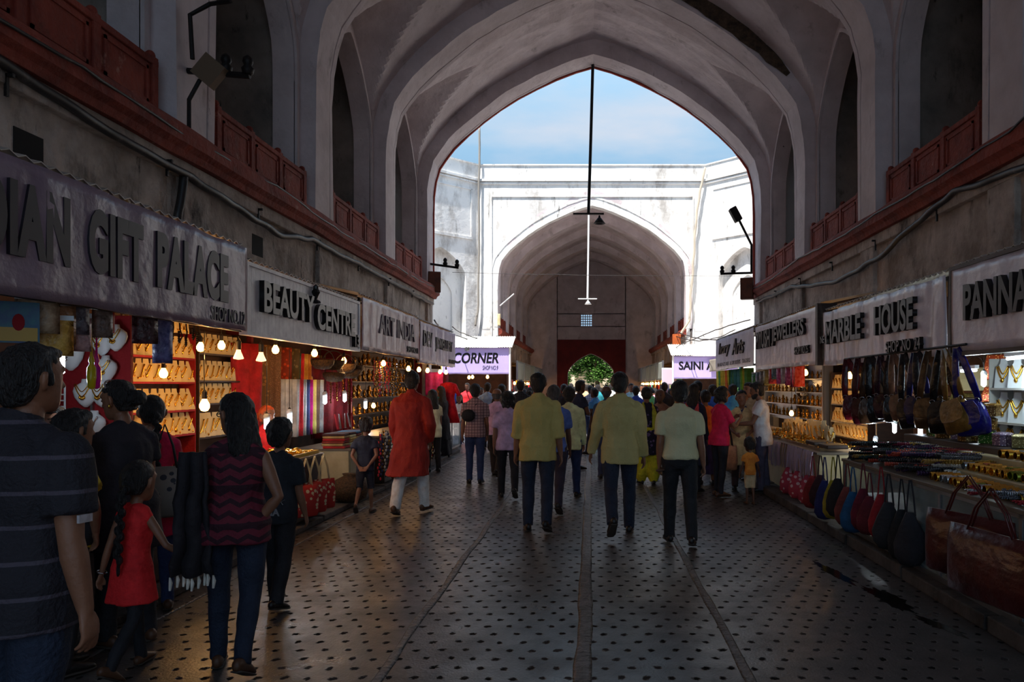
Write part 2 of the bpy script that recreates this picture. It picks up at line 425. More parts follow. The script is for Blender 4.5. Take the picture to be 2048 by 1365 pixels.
# facades on the court
mb = MB(); arch_wall(mb, XC, WH+.3, ZS, RISE+.3, ZC, -10, 10, 11.0, Y3-.32, Y3-.02)
mb.box(-10, XC-4.0, Y3-.3, Y3-.02, 2.8, ZC+.02); mb.box(XC+4.0, 10, Y3-.3, Y3-.02, 2.8, ZC+.02)
mb.box(-10, -3.95, Y3-.3, Y3-.02, 0, 2.9); mb.box(4.13, 10, Y3-.3, Y3-.02, 0, 2.9)
o = mb.build('wall_court_near', sunwall_m); struct(o)
ZT = 11.02
mb = MB(); RF = 3.42
arch_wall(mb, XC, WH+.05, ZS, RF+.03, ZC, XC-4.85, XC+4.85, ZT, Y4, Y4+.5)
for sg in (-1, 1):
    a, b = sorted((XC+sg*4.0, XC+sg*4.85)); mb.box(a, b, Y4, Y4+.5, 0, ZC+.02)
# string courses and the panel frame round the arch
def frame_strip(x0, x1, z, d, h): mb.box(x0, x1, Y4-d, Y4+.02, z, z+h)
frame_strip(XC-4.85, XC+4.85, 10.28, .12, .09); frame_strip(XC-4.85, XC+4.85, 10.17, .07, .07)
frame_strip(XC-4.3, XC+4.3, 9.62, .05, .05)
for sg in (-1, 1): mb.box(XC+sg*4.3-.03, XC+sg*4.3+.03, Y4-.05, Y4+.02, 3.0, 9.66)
ring(mb, XC, WH+.02, WH+.16, ZS, RF, RF+.17, 3.0, Y4-.05, Y4+.02)
ring(mb, XC, WH+.3, WH+.36, ZS, RF+.36, RF+.43, 3.0, Y4-.03, Y4+.02)
mb.box(XC-4.85, XC+4.85, Y4-.05, Y4+.1, ZT-.05, ZT)
o = mb.build('wall_court_far', sunwall_m); struct(o); wobble(o, .02, 1.1)
# oblique walls with blind niches
for sg, nm in ((-1, 'left'), (1, 'right')):
    o0 = V((XC+sg*4.85, Y4, 0)); d = V((sg*.7071, -.7071, 0)); nrm = V((sg*.7071, .7071, 0))
    tf = lambda u, w, z: o0+d*u+nrm*w+V((0, 0, z))
    mb = MB(); LW = 5.6
    arch_wall(mb, 1.9, 1.25, 5.9, 1.35, 2.2, 0, LW, ZT, 0, .35, tf)
    def bxx(u0, u1, w0, w1, z0, z1):
        vs = [tf(x, y, z) for x in (u0, u1) for y in (w0, w1) for z in (z0, z1)]
        mb.add(vs, [(0, 1, 3, 2), (4, 6, 7, 5), (0, 4, 5, 1), (2, 3, 7, 6), (0, 2, 6, 4), (1, 5, 7, 3)])
    bxx(0, LW, 0, .35, 0, 2.25)
    bxx(0, LW, .35, .6, 0, ZT)
    bxx(0, LW, -.12, .02, 10.28, 10.37); bxx(0, LW, -.07, .02, 10.17, 10.24); bxx(0, LW, -.05, .02, ZT-.05, ZT)
    bxx(.35, LW, -.06, .02, 7.75, 7.86); bxx(.35, LW, -.04, .02, 9.85, 9.9); bxx(.35, .41, -.04, .02, 7.8, 9.9)
    ring(mb, 1.9, .75, .82, 5.2, .95, 1.03, 2.2, .28, .36, tf)
    o = mb.build('wall_court_oblique_'+nm, sunwall_m); struct(o)
    mb = MB(); e1 = tf(LW, 0, 0); x1 = e1.x
    mb.box(min(x1, x1+sg*.3), max(x1, x1+sg*.3), Y3, e1.y, 0, ZT); o = mb.build('wall_court_side_'+nm, sunwall_m); struct(o)
# end wall with the red portal
mb = MB()
mb.box(-6, XC-2.25, Y5-.05, Y5+.5, 0, 10.2); mb.box(XC+2.25, 6, Y5-.05, Y5+.5, 0, 10.2); mb.box(XC-2.3, XC+2.3, Y5-.05, Y5+.5, 4.62, 5.55); mb.box(XC-2.3, XC+2.3, Y5-.05, Y5+.5, 6.35, 10.2)
mb.box(XC-2.3, XC-.72, Y5-.05, Y5+.5, 5.5, 6.4); mb.box(XC+.03, XC+2.3, Y5-.05, Y5+.5, 5.5, 6.4)
o = mb.build('wall_end', plaster); struct(o)
mb = MB()
for i in range(5): mb.box(XC-.72+.15*i-.012+.0, XC-.72+.15*i+.04, Y5+.1, Y5+.15, 5.5, 6.4)
for i in range(6): mb.box(XC-.72, XC+.04, Y5+.1, Y5+.15, 5.52+.16*i, 5.57+.16*i)
o = mb.build('window_1', plaster); struct(o)
mb = MB(); arch_wall(mb, XC-.03, 1.56, 2.1, 1.62, 0, XC-2.28, XC+2.28, 4.64, Y5-.2, Y5+.9); o = mb.build('door_1', redport_m); struct(o)

# ---------------- floor ----------------
def floor_mat():
    m = bpy.data.materials.new('stone_floor'); m.use_nodes = True; t = m.node_tree; L = t.links.new; b = t.nodes['Principled BSDF']
    tc = N(t, 'ShaderNodeTexCoord'); s = tc.outputs['Object']; o = sepn(t, s)
    nz = N(t, 'ShaderNodeTexNoise'); nz.inputs['Scale'].default_value = 2.2; nz.inputs['Detail'].default_value = 9; nz.inputs['Roughness'].default_value = .65; L(s, nz.inputs[0])
    nw = N(t, 'ShaderNodeTexNoise'); nw.inputs['Scale'].default_value = 3; L(s, nw.inputs[0])
    nv_ = N(t, 'ShaderNodeTexNoise'); nv_.inputs['Scale'].default_value = 60; nv_.inputs['Detail'].default_value = 4; L(s, nv_.inputs[0])
    # staggered rows of punched pits
    gx = mathn(t, 'ADD', mathn(t, 'MULTIPLY', o[0], 7.2), mathn(t, 'MULTIPLY', nw.outputs[0], .7))
    gy = mathn(t, 'ADD', mathn(t, 'MULTIPLY', o[1], 7.0), mathn(t, 'MULTIPLY', nw.outputs[0], .7))
    row = mathn(t, 'MODULO', mathn(t, 'FLOOR', gy), 2.0)
    gx = mathn(t, 'ADD', gx, mathn(t, 'MULTIPLY', row, .5))
    fx = mathn(t, 'SUBTRACT', mathn(t, 'FRACT', gx), .5); fy = mathn(t, 'SUBTRACT', mathn(t, 'FRACT', gy), .5)
    r2 = mathn(t, 'ADD', mathn(t, 'MULTIPLY', fx, fx), mathn(t, 'MULTIPLY', mathn(t, 'MULTIPLY', fy, fy), .8))
    rr = mathn(t, 'SQRT', r2)
    rr2 = mathn(t, 'ADD', rr, mathn(t, 'MULTIPLY', mathn(t, 'SUBTRACT', nv_.outputs[0], .5), .26))
    pit = N(t, 'ShaderNodeMapRange'); pit.inputs[1].default_value = .1; pit.inputs[2].default_value = .17; pit.inputs[3].default_value = 1; pit.inputs[4].default_value = 0; L(rr2, pit.inputs[0])
    mr = N(t, 'ShaderNodeMapRange'); mr.inputs[1].default_value = .3; mr.inputs[2].default_value = .7; L(nz.outputs[0], mr.inputs[0])
    base = mixc(t, mr.outputs[0], lin((100, 91, 86)), lin((64, 56, 53)))
    # slab seams
    sy = bandn(t, o[1], .55, .006)
    base = mixc(t, sy, base, lin((52, 46, 44)))
    pv = N(t, 'ShaderNodeTexNoise'); pv.inputs['Scale'].default_value = 1.3; L(s, pv.inputs[0])
    pvr = N(t, 'ShaderNodeMapRange'); pvr.inputs[1].default_value = .36; pvr.inputs[2].default_value = .58; pvr.inputs[3].default_value = .35; pvr.inputs[4].default_value = .95; L(pv.outputs[0], pvr.inputs[0])
    pf = mathn(t, 'MULTIPLY', pit.outputs[0], pvr.outputs[0]); col = mixc(t, pf, base, lin((18, 15, 14)))
    L(col, b.inputs['Base Color'])
    ro = N(t, 'ShaderNodeMapRange'); ro.inputs[1].default_value = .35; ro.inputs[2].default_value = .7; ro.inputs[3].default_value = .26; ro.inputs[4].default_value = .5; L(nz.outputs[0], ro.inputs[0]); L(mathn(t, 'MAXIMUM', ro.outputs[0], mathn(t, 'MULTIPLY', pit.outputs[0], .95)), b.inputs['Roughness']); L(mathn(t, 'SUBTRACT', .5, mathn(t, 'MULTIPLY', pit.outputs[0], .45)), b.inputs['Specular IOR Level'])
    h = mathn(t, 'ADD', mathn(t, 'MULTIPLY', pit.outputs[0], -1.0), mathn(t, 'ADD', mathn(t, 'MULTIPLY', nv_.outputs[0], .35), mathn(t, 'MULTIPLY', nz.outputs[0], 1.2)))
    u = N(t, 'ShaderNodeBump'); u.inputs['Strength'].default_value = .8; u.inputs['Distance'].default_value = .009; L(h, u.inputs['Height']); L(u.outputs[0], b.inputs['Normal'])
    return m
fm = floor_mat()
mb = MB(); mb.add([(-10, -9, 0), (10, -9, 0), (10, Y5+1, 0), (-10, Y5+1, 0)], [(0, 1, 2, 3)]); o = mb.build('floor', fm); struct(o)
cfm = mat('court_bounce_paving', (196, 188, 184), .6, col2=(160, 152, 148), ns=1.4, bump=.6, bs=9)  # paler paving sheet added so the court bounces more light into the passage
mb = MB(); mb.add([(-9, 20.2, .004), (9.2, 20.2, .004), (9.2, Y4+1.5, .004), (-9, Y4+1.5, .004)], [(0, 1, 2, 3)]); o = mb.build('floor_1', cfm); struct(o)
mb = MB(); ring(mb, XC, WH-.03, WH+.06, ZS, RISE-.03, RISE+.05, ZC, Y3-.02, Y3+.03); o = mb.build('trim_43', mat('red_edge', (170, 64, 46), .7)); struct(o)
seam_m = mat('cement_seam', (120, 112, 110), .4, col2=(74, 68, 66), ns=8, bump=1.5, bs=30)
for i, (x, w) in enumerate(((-.035, .05), (-1.14, .03), (.86, .03), (-2.9, .02))):
    mb = MB(); n = 160; rings = []
    for k in range(n+1):
        y = 1.5+44*(k/n)**1.6; dx = .02*noise.noise(V((y*1.1, i*7, 0))); ww = w*(1+.35*noise.noise(V((y*2.3, i*5+3, 0))))
        rings.append([V((x+dx-ww, y, .001)), V((x+dx-ww*.6, y, .008)), V((x+dx+ww*.6, y, .008)), V((x+dx+ww, y, .001))])
    mb.loft(rings, cap=False); o = mb.build('floor_%d' % (i+2), seam_m, smooth=True); struct(o)
# street beyond the portal, building and ground
mb = MB(); mb.add([(-60, Y5+.9, -.01), (60, Y5+.9, -.01), (60, 130, -.01), (-60, 130, -.01)], [(0, 1, 2, 3)])
o = mb.build('ground', mat('pale_ground', (190, 180, 165), .9, col2=(160, 150, 138), ns=1)); struct(o)

# ======================= signs and stall furniture =======================
def Wd(side, u, d, z): return V((-d if side == 'left' else d, u, z))
RZ = {'left': pi/2, 'right': -pi/2}
ink = mat('sign_ink', (38, 33, 40), .45)
inkblack = mat('letter_black', (14, 13, 15), .35)
flex = mat('sign_flex', (226, 214, 230), .26, col2=(196, 182, 204), ns=3, bump=.5, bs=9)
flex_w = mat('sign_flex_white', (240, 232, 240), .26, col2=(214, 204, 218), ns=2.5, bump=.6, bs=7)
flex_d = mat('sign_flex_dull', (218, 206, 216), .3, col2=(188, 154, 162), ns=5, bump=.5, bs=9)
sky_tinted = mat('sign_white_sky_tint', (196, 178, 240), .5, col2=(186, 168, 232), ns=2)  # white boards; the blue of the skylight is painted into the colour
boardw = mat('painted_boards', (238, 234, 236), .4, col2=(206, 200, 206), ns=6, bump=.4, bs=16)
tin = mat('corrugated_tin', (206, 200, 192), .5, .3, col2=(160, 150, 140), ns=3)
wood = mat('dark_wood', (62, 40, 28), .5, col2=(42, 26, 18), ns=5, stretch=(1, 1, 6))
woodl = mat('pale_wood', (150, 120, 84), .55, col2=(120, 92, 62), ns=5, stretch=(6, 1, 1))
cream = mat('cream_laminate', (198, 182, 140), .45, col2=(176, 158, 118), ns=4)
alum = mat('aluminium', (170, 170, 172), .3, .9)
glassm = mat('cabinet_glass', (150, 172, 178), .08, alpha=.35, spec=.8)
whitecard = mat('display_velvet_white', (222, 226, 230), .6)
creamcard = mat('display_card_cream', (232, 214, 170), .6, col2=(214, 190, 140), ns=6)
gold = mat('gold', (235, 180, 70), .25, 1.0)
brass = mat('old_brass', (190, 140, 60), .32, 1.0, col2=(120, 80, 34), ns=20)
silver = mat('silver', (210, 212, 215), .25, 1.0)
redcloth = mat('red_velvet', (150, 14, 26), .8, bump=.4, bs=30)
bulb_g = mat('lit_filament_bulb', (255, 176, 82), .3, emit=12)
bulb_d = mat('dim_bulb_glass', (255, 205, 140), .1, emit=1.2)
cfl_g = mat('lit_white_lamp', (224, 240, 255), .3, emit=10)
socket = mat('lamp_socket', (30, 26, 24), .5)

def lettering(text, w, h, depth, parent, m, x, z, y=0, bold=.02, shear=0, name='lettering', space=1.0):
    """raised letters fitted into w by h, reading along local +x and facing local -y"""
    cu = bpy.data.curves.new('t', 'FONT'); cu.body = text; cu.extrude = .05; cu.offset = bold; cu.shear = shear; cu.space_character = space; cu.resolution_u = 4
    ob = bpy.data.objects.new('t', cu)
    me = ob.to_mesh().copy(); ob.to_mesh_clear()
    bpy.data.objects.remove(ob); bpy.data.curves.remove(cu)
    xs = [v.co.x for v in me.vertices]; ys = [v.co.y for v in me.vertices]; zs = [v.co.z for v in me.vertices]
    x0, x1, y0, y1, z0, z1 = min(xs), max(xs), min(ys), max(ys), min(zs), max(zs)
    for v in me.vertices:
        c = v.co; v.co = V((x+w*((c.x-x0)/(x1-x0)-.5), y-depth*(c.z-z0)/(z1-z0), z+h*((c.y-y0)/(y1-y0)-.5)))
    me.materials.clear(); me.materials.append(m)
    o = bpy.data.objects.new(name, me); C.objects.link(o); reg(o, parent); return o

def sign(label, loc, rz, w, h, m=flex, wr=.012, frame=None, planks=False, group=None, tilt=0):
    t = thing('shop_sign', label, 'shop sign', loc, rz, group)
    mb = MB()
    if planks:
        n = int(w/.09)
        for i in range(n):
            a = -w/2+w*i/n; mb.box(a+.002, a+w/n-.002, -.012, .02, 0, h)
        mb.box(-w/2, w/2, .01, .03, 0, h)
        mb.build('panel', m, t)
    else:
        nu, nv = max(8, int(w/.05)), max(5, int(h/.07)); sd_ = random.random()*50
        def fn(i, j):
            x = -w/2+w*i; z = h*j
            q = noise.noise(V((x*4.2+sd_, z*1.1, 0)))*wr + noise.noise(V((x*11+sd_, z*2.5, 3)))*wr*.5
            e = min(1, 8*min(i, 1-i))
            return (x, -.01+q, z+(.014*noise.noise(V((x*2.5, sd_, 1))) if j in (0, 1) else 0))
        mb.grid(fn, nu, nv); o = mb.build('panel', m, t, smooth=True, recalc=False)
        md = o.modifiers.new('s', 'SOLIDIFY'); md.thickness = .012; md.offset = 1
    b = MB(); b.box(-w/2, w/2, .03, .06, 0, .04); b.box(-w/2, w/2, .03, .06, h-.04, h); b.box(-w/2, -w/2+.04, .03, .06, 0, h); b.box(w/2-.04, w/2, .03, .06, 0, h); b.box(-.02, .02, .03, .06, 0, h)
    b.build('backing_frame', wood, t)
    if frame:
        b = MB(); f = .035
        b.box(-w/2-f, w/2+f, -.03, .05, -f, 0); b.box(-w/2-f, w/2+f, -.03, .05, h, h+f); b.box(-w/2-f, -w/2, -.03, .05, 0, h); b.box(w/2, w/2+f, -.03, .05, 0, h)
        b.build('frame', frame, t)
    return t
def roof(side, y0, y1, d, z, label, back=4.05, zb=None):
    d += .08; back = 3.95 if side == 'left' else 4.13
    t = thing('tin_awning', label, 'awning', Wd(side, (y0+y1)/2, d, z), RZ[side]); w = (y1-y0); zb = zb or z+.16
    n = int(w/.06); mb = MB(); dd = back-d
    rings = []
    for i in range(n+1):
        x = -w/2+w*i/n; k = .012*cos(i*pi)
        rings.append([V((x, -.06, k)), V((x, dd, zb-z+k)), V((x, dd, zb-z+k+.006)), V((x, -.06, k+.006))])
    mb.loft(rings); mb.build('sheet', tin, t)
    mb = MB()
    for i in range(4):
        x = -w/2+.1+(w-.2)*i/3; mb.tube([(x, 0, -.03), (x, dd, zb-z-.03)], .018, 6)
    mb.build('rafters', wood, t)
    return t

sgn = {}
# left side, from the camera outwards
s = sign('long wrinkled mauve banner reading INDIAN GIFT PALACE over the nearest left stall', Wd('left', 4.53, 3.2, 2.07), RZ['left'], 4.84, .77, mat('sign_flex_mauve', (152, 132, 148), .3, col2=(132, 112, 128), ns=2.5, bump=.5, bs=9), wr=.014)
lettering('INDIAN', 1.0, .42, .022, s, ink, -.46, 43e-2, -.013, .055, space=1.1); lettering('GIFT', .58, .42, .022, s, ink, .5, 43e-2, -.013, .055, space=1.1)
lettering('PALACE', 1.08, .42, .022, s, ink, 1.5, 43e-2, -.013, .055, space=1.1); lettering('SHOP NO.12', .62, .12, .02, s, ink, 2.05, .115, -.013, .01)
s = sign('white planked signboard with raised black letters BEAUTY CENTRE 13', Wd('left', 8.7, 3.22, 2.08), RZ['left'], 3.36, .62, boardw, planks=True, frame=boardw)
lettering('BEAUTY', 1.33, .31, .05, s, inkblack, -.76, .36, -.012, .03); lettering('CENTRE', 1.4, .31, .05, s, inkblack, .7, .3, -.012, .03); lettering('13', .17, .17, .05, s, inkblack, 1.49, .1, -.012, .02)
mb = MB(); mb.lathe([(.02, 0), (.06, .01), (.05, .03), (.015, .05), (.03, .09), (.05, .13), (.03, .17), (.03, .2), (.005, .22)], (-.03, -.05, .44), 8); mb.build('emblem', inkblack, s)
s = sign('faded wrinkled flex banner reading ART INDIA with pinkish stains', Wd('left', 12.22, 3.2, 2.07), RZ['left'], 3.46, .74, flex_d, wr=.018)
lettering('ART INDIA', 2.3, .3, .026, s, mat('sign_ink_faded', (92, 78, 92), .5), .2, .44, -.014, .02); lettering('SHOP NO.11', .8, .1, .024, s, ink, 1.2, .14, -.014, .006)
s = sign('small creased silvery banner reading DEV JEWELLERY by the court corner', Wd('left', 15.85, 3.2, 2.0), RZ['left'], 3.66, .78, flex, wr=.022)
lettering('DEV', .8, .3, .032, s, ink, -1.2, .48, -.014, .02); lettering('JEWELLERY', 1.9, .3, .032, s, ink, .45, .42, -.014, .02); lettering('SHOP NO.10', .7, .09, .03, s, ink, 1.35, .12, -.014, .006)
# right side
s = sign('grey banner with raised letters PANNA over the nearest right stall', Wd('right', 5.05, 3.3, 1.87), RZ['right'], 3.5, .74, flex_w, wr=.012, frame=wood)
lettering('PANNA', .98, .31, .05, s, inkblack, -.96, .42, -.02, .03)
s = sign('wrinkled white banner with raised letters NEW MARBLE HOUSE SHOP NO 24', Wd('right', 8.74, 3.3, 1.85), RZ['right'], 3.6, .74, flex_w, wr=.03)
lettering('NEW', .34, .1, .04, s, inkblack, -1.6, .36, -.035, .01); lettering('MARBLE', 1.33, .31, .05, s, inkblack, -.85, .44, -.035, .03)
lettering('HOUSE', 1.03, .33, .05, s, inkblack, .75, .45, -.035, .03); lettering('SHOP  NO  24', .85, .12, .04, s, inkblack, .98, .14, -.035, .01)
s = sign('plain white banner with raised letters PIYUSH JEWELLERS SHOP NO.25', Wd('right', 12.83, 3.3, 1.88), RZ['right'], 4.05, .84, flex_w, wr=.006)
lettering('PIYUSH', 1.12, .33, .05, s, inkblack, -1.22, .56, -.022, .03); lettering('JEWELLERS', 2.0, .33, .05, s, inkblack, .48, .56, -.022, .03); lettering('SHOP NO.25', .75, .12, .04, s, inkblack, 1.3, .24, -.022, .008)
mb = MB(); mb.box(3.22, 3.5, 10.62, 10.72, 1.86, 2.74); o = mb.build('wooden_post', wood); tag(o, 'brown wooden post between the two white banners on the right', 'post')
s = sign('white banner with black script Joy Arts at the far end of the right row', Wd('right', 17.3, 3.3, 1.98), RZ['right'], 4.5, .76, flex_w, wr=.006)
lettering('Ivory', 1.5, .36, .03, s, inkblack, -.95, .47, -.022, .012, .35); lettering('Arts', 1.35, .36, .03, s, inkblack, .75, .47, -.022, .012, .35)
lettering('MANUFACTURERS & EXPORTERS   TRADERS', 3.9, .09, .006, s, ink, 0, .12, -.02, .01)
# facing signs in the court
s = sign('white signboard with painted-in lavender skylight reading CORNER SHOP NO.9 facing the passage', (-4.4, 29.0, 2.02), 0, 2.55, 1.02, sky_tinted, wr=.003)
lettering('CORNER', 1.75, .42, .01, s, inkblack, .0, .62, -.018, .03, .18); lettering('SHOP NO.9', .6, .17, .01, s, inkblack, .55, .24, -.018, .01, .18)
mb = MB(); mb.ball((-.35, -.04, .97), .1, .03, .1); mb.build('medallion', alum, s)
s = sign('white signboard with painted-in lavender skylight reading SAINI ART facing the passage', (4.62, 30.0, 1.85), 0, 2.6, .9, sky_tinted, wr=.003)
lettering('SAINI ART', 1.9, .34, .01, s, inkblack, -.12, .52, -.018, .03)
for lx, Y, z, nm in ((-4.4, 29.0, 3.05, 'CORNER'), (4.62, 30.0, 2.78, 'SAINI')):
    t = thing('tin_awning', 'white corrugated awning above the %s sign' % nm, 'awning', (lx, Y-.06, z)); mb = MB(); rings = []
    for i in range(60):
        x = -1.4+2.8*i/59; k = .015*cos(i*pi); rings.append([V((x, -.1, k)), V((x, 1.3, .5+k)), V((x, 1.3, .51+k)), V((x, -.1, .01+k))])
    mb.loft(rings); mb.build('sheet', mat('white_tin', (232, 230, 224), .6), t)
    mb = MB()
    for x in (-1.3, 1.3): mb.tube([(x, .05, -z), (x, .05, .02)], .04, 8)
    mb.build('post', mat('white_post', (225, 222, 220), .6), t)
cloth_g = mat('grey_cloth', (130, 122, 112), .9)
def drape(name, label, pts, h, m, cat='cloth', folds=9, amp=.03):
    """hanging cloth from a horizontal line a-b"""
    a, b = V(pts[0]), V(pts[1]); d = b-a; L_ = d.length; n_ = V((-d.y, d.x, 0)).normalized(); s_ = random.random()*9
    mb = MB()
    def fn(i, j): return a+d*i+V((0, 0, -h*j*(1+.05*sin(i*9+s_))))+n_*(amp*sin(i*folds*pi+s_)*(.25+.75*j)+amp*.4*noise.noise(V((i*5, j*3, s_))))
    mb.grid(fn, 24, 8); o = mb.build(name, m, smooth=True, recalc=False); md = o.modifiers.new('s', 'SOLIDIFY'); md.thickness = .008
    return tag(o, label, cat)
drape('rag', 'torn grey rag hanging over the end of the SAINI sign', ((4.75, 29.85, 2.6), (5.9, 29.85, 2.8)), .5, cloth_g)

# lower enclosure of the shops: back walls, ceilings, dividers
shopw = mat('shop_back_wall', (92, 60, 44), .85, col2=(64, 42, 32), ns=3)
shopc = mat('shop_ceiling', (150, 118, 70), .8, col2=(112, 84, 50), ns=3)
for side, nm in (('left', 'left'), ('right', 'right')):
    sg = -1 if side == 'left' else 1
    for (a, b, q) in ((-4, Y3-.35, ''), (Y4+.5, Y5-.06, '_far')):
        mb = MB()
        x0, x1 = sorted((sg*4.62, sg*4.75)); mb.box(x0, x1, a, b, 0, 2.9)
        o = mb.build('wall_%s_shops%s' % (nm, q), shopw); struct(o)
        mb = MB(); x0, x1 = sorted((sg*(3.97 if sg < 0 else 4.15), sg*4.62)); mb.box(x0, x1, a, b, 2.72, 2.78); o = mb.build('ceiling_%s_shops%s' % (nm, q), shopc); struct(o)
redwall = mat('dark_red_wall', (110, 18, 22), .8)
n_ = 0
for side, ys in (('left', (3.0, 9.55, 12.9, 18.3)), ('right', (2.6, 7.1, 10.75, 14.9))):
    sg = -1 if side == 'left' else 1
    for y in ys:
        mb = MB(); x0, x1 = sorted((sg*(4.1 if not (side == 'left' and y == 9.55) else 4.3), sg*4.62)); mb.box(x0, x1, y-.03, y+.03, 0, 2.72); n_ += 1
        o = mb.build('wall_%s_partition_%d' % (side, n_), redwall if side == 'left' else wood); struct(o)
for side, y0, y1, d, z, l in (('left', 2.1, 6.95, 3.2, 2.87, 'tin awning behind the INDIAN GIFT PALACE banner'), ('left', 7.0, 10.4, 3.2, 2.76, 'tin awning behind the BEAUTY CENTRE board'),
      ('left', 10.46, 14.0, 3.2, 2.86, 'dark rimmed tin awning behind the ART INDIA banner'), ('left', 14.05, 17.7, 3.2, 2.83, 'tin awning behind the DEV JEWELLERY banner'),
      ('right', 3.3, 6.85, 3.3, 2.66, 'tin awning behind the PANNA banner'), ('right', 6.95, 10.6, 3.3, 2.64, 'tin awning behind the MARBLE HOUSE banner'),
      ('right', 10.8, 14.9, 3.3, 2.76, 'tin awning behind the PIYUSH JEWELLERS banner'), ('right', 15.0, 19.6, 3.3, 2.78, 'tin awning behind the script lettered banner')):
    roof(side, y0, y1, d, z, l)

# counters
def counter(label, side, y0, y1, d0, d1, h, body, glass=False, frame=alum, name='counter'):
    t = thing(name, label, 'counter', Wd(side, (y0+y1)/2, d0, 0), RZ[side]); w = y1-y0; D = d1-d0
    mb = MB()
    if glass:
        mb.box(-w/2, w/2, .0, D, .1, .16); mb.box(-w/2, w/2, D-.03, D, .1, h-.04); mb.box(-w/2, w/2, .06, D, h*.55, h*.55+.015); mb.build('body', body, t)
        n = max(1, int(w/.95)); f = MB()
        for i in range(n+1):
            x = -w/2+w*i/n; f.box(x-.018, x+.018, -.012, .02, .1, h-.02)
        f.box(-w/2, w/2, -.012, .02, .1, .14); f.box(-w/2, w/2, -.012, .02, h-.06, h-.02); f.build('frame', frame, t)
        for i in range(n):
            g = MB(); g.box(-w/2+w*i/n+.018, -w/2+w*(i+1)/n-.018, -.003, .003, .14, h-.06); g.build('glass_pane', glassm, t)
        for x in (-w/2, w/2):
            g = MB(); g.box(x-.004, x+.004, .02, D-.03, .14, h-.06); g.build('glass_pane', glassm, t)
    else:
        mb.box(-w/2, w/2, 0, D, .08, h-.03); mb.build('body', body, t, bevel=.006)
        k = MB(); k.box(-w/2+.05, w/2-.05, -.008, .0, .16, h-.14); k.build('front_panel', body, t)
    b = MB(); b.box(-w/2-.01, w/2+.01, -.03, D, h-.03, h); b.build('worktop', mat('worktop', (110, 98, 84), .4), t, bevel=.004)
    b = MB(); b.box(-w/2+.03, w/2-.03, .04, D-.03, 0, .1); b.build('plinth', wood, t)
    return t
counter('long white panelled glass counter under the bangles, nearest on the right', 'right', 3.5, 7.75, 2.63, 3.25, .82, mat('pale_panel', (168, 172, 168), .5, col2=(120, 124, 122), ns=2), True)
counter('cream cabinet holding gold trinkets beyond the hanging cloth bags', 'right', 9.1, 13.2, 2.78, 3.4, .76, cream)
counter('dark draped counter at the far end of the right row', 'right', 13.5, 18.2, 2.9, 3.5, .8, wood)
counter('dark wooden counter below the necklace shelves, nearest on the left', 'left', 3.4, 7.3, 3.3, 3.85, .84, wood)
counter('small table carrying the gold jewellery tray beside red patterned totes', 'left', 8.0, 8.85, 3.17, 3.8, .78, wood, name='table')
counter('cream cabinet stacked with folded cloths under the BEAUTY CENTRE board', 'left', 10.1, 11.2, 3.25, 4.0, .72, cream)
counter('counter hidden behind hanging mirror trinkets, beyond the small boy', 'left', 11.5, 14.9, 3.15, 3.8, .8, wood)
counter('glass fronted cabinet with aluminium frame by the court corner', 'left', 15.4, 18.4, 3.2, 3.8, .95, mat('pale_panel', (0, 0, 0)), True)
# stone kerb at the foot of the right stalls
kerbm = mat('kerb_stone', (92, 82, 76), .8, col2=(58, 50, 46), ns=4, bump=1, bs=12)
mb = MB()
for k in range(12):
    y = 2.2+k*1.3; mb.box(2.52+.02*noise.noise(V((k*3.1, 0, 0))), 4.7, y, y+1.27, 0, .1+.01*(k % 2))
o = mb.build('trim_41', kerbm, bevel=.012); struct(o)
mb = MB()
for k in range(12):
    y = 2.2+k*1.3; mb.box(-4.7, -3.08, y, y+1.27, 0, .06+.008*(k % 2))
o = mb.build('trim_42', kerbm, bevel=.012); struct(o)

# ======================= goods =======================
def necklace_pts(w, h, y, z0, n=15, vee=1.6, curve=lambda x: 0):
    P = []
    for i in range(n):
        a = -1+2*i/(n-1); x = w*a; z = z0-h*(1-abs(a)**vee); P.append(V((x, y+curve(x), z)))
    return P
def make_card(kind):
    t = thing('necklace_card', 'x', 'necklace display')
    w, h = .05, .2
    poly = [(-w, 0), (w, 0), (w*.95, .13), (w*.45, .165), (w*.4, h), (-w*.4, h), (-w*.45, .165), (-w*.95, .13)]
    mb = MB(); mb.prism(poly, 0, .012, lambda x, z, y: V((x, y+z*.22, z))); mb.build('card', whitecard if kind == 3 else creamcard, t)
    nk = MB(); sh = lambda P: [V((p.x, p.y+p.z*.22, p.z)) for p in P]
    if kind in (0, 3):
        nk.tube(sh(necklace_pts(.04, .085, -.006, .145)), .0062, 6); nk.tube(sh(necklace_pts(.03, .055, -.006, .15)), .0048, 6); nk.ball((0, .0, .05), .012, .006, .016, 8, 5)
    elif kind == 1:
        nk.tube(sh(necklace_pts(.044, .12, -.006, .15, vee=2.2)), .0068, 6)
        for i in range(7): nk.ball((-.036+.012*i, .012, .055-.02*cos((i-3)*.4)), .006, .005, .011, 6, 4)
    else:
        nk.tube(sh(necklace_pts(.036, .1, -.006, .15, vee=1.15)), .006, 6); nk.ball((0, .003, .04), .018, .006, .02, 8, 5)
        for sx in (-1, 1): nk.ball((sx*.035, -.004, .02), .007, .005, .012, 6, 4)
    nk.build('necklace', gold, t, smooth=True)
    return t
card_p = [make_card(k) for k in range(4)]; used = set()
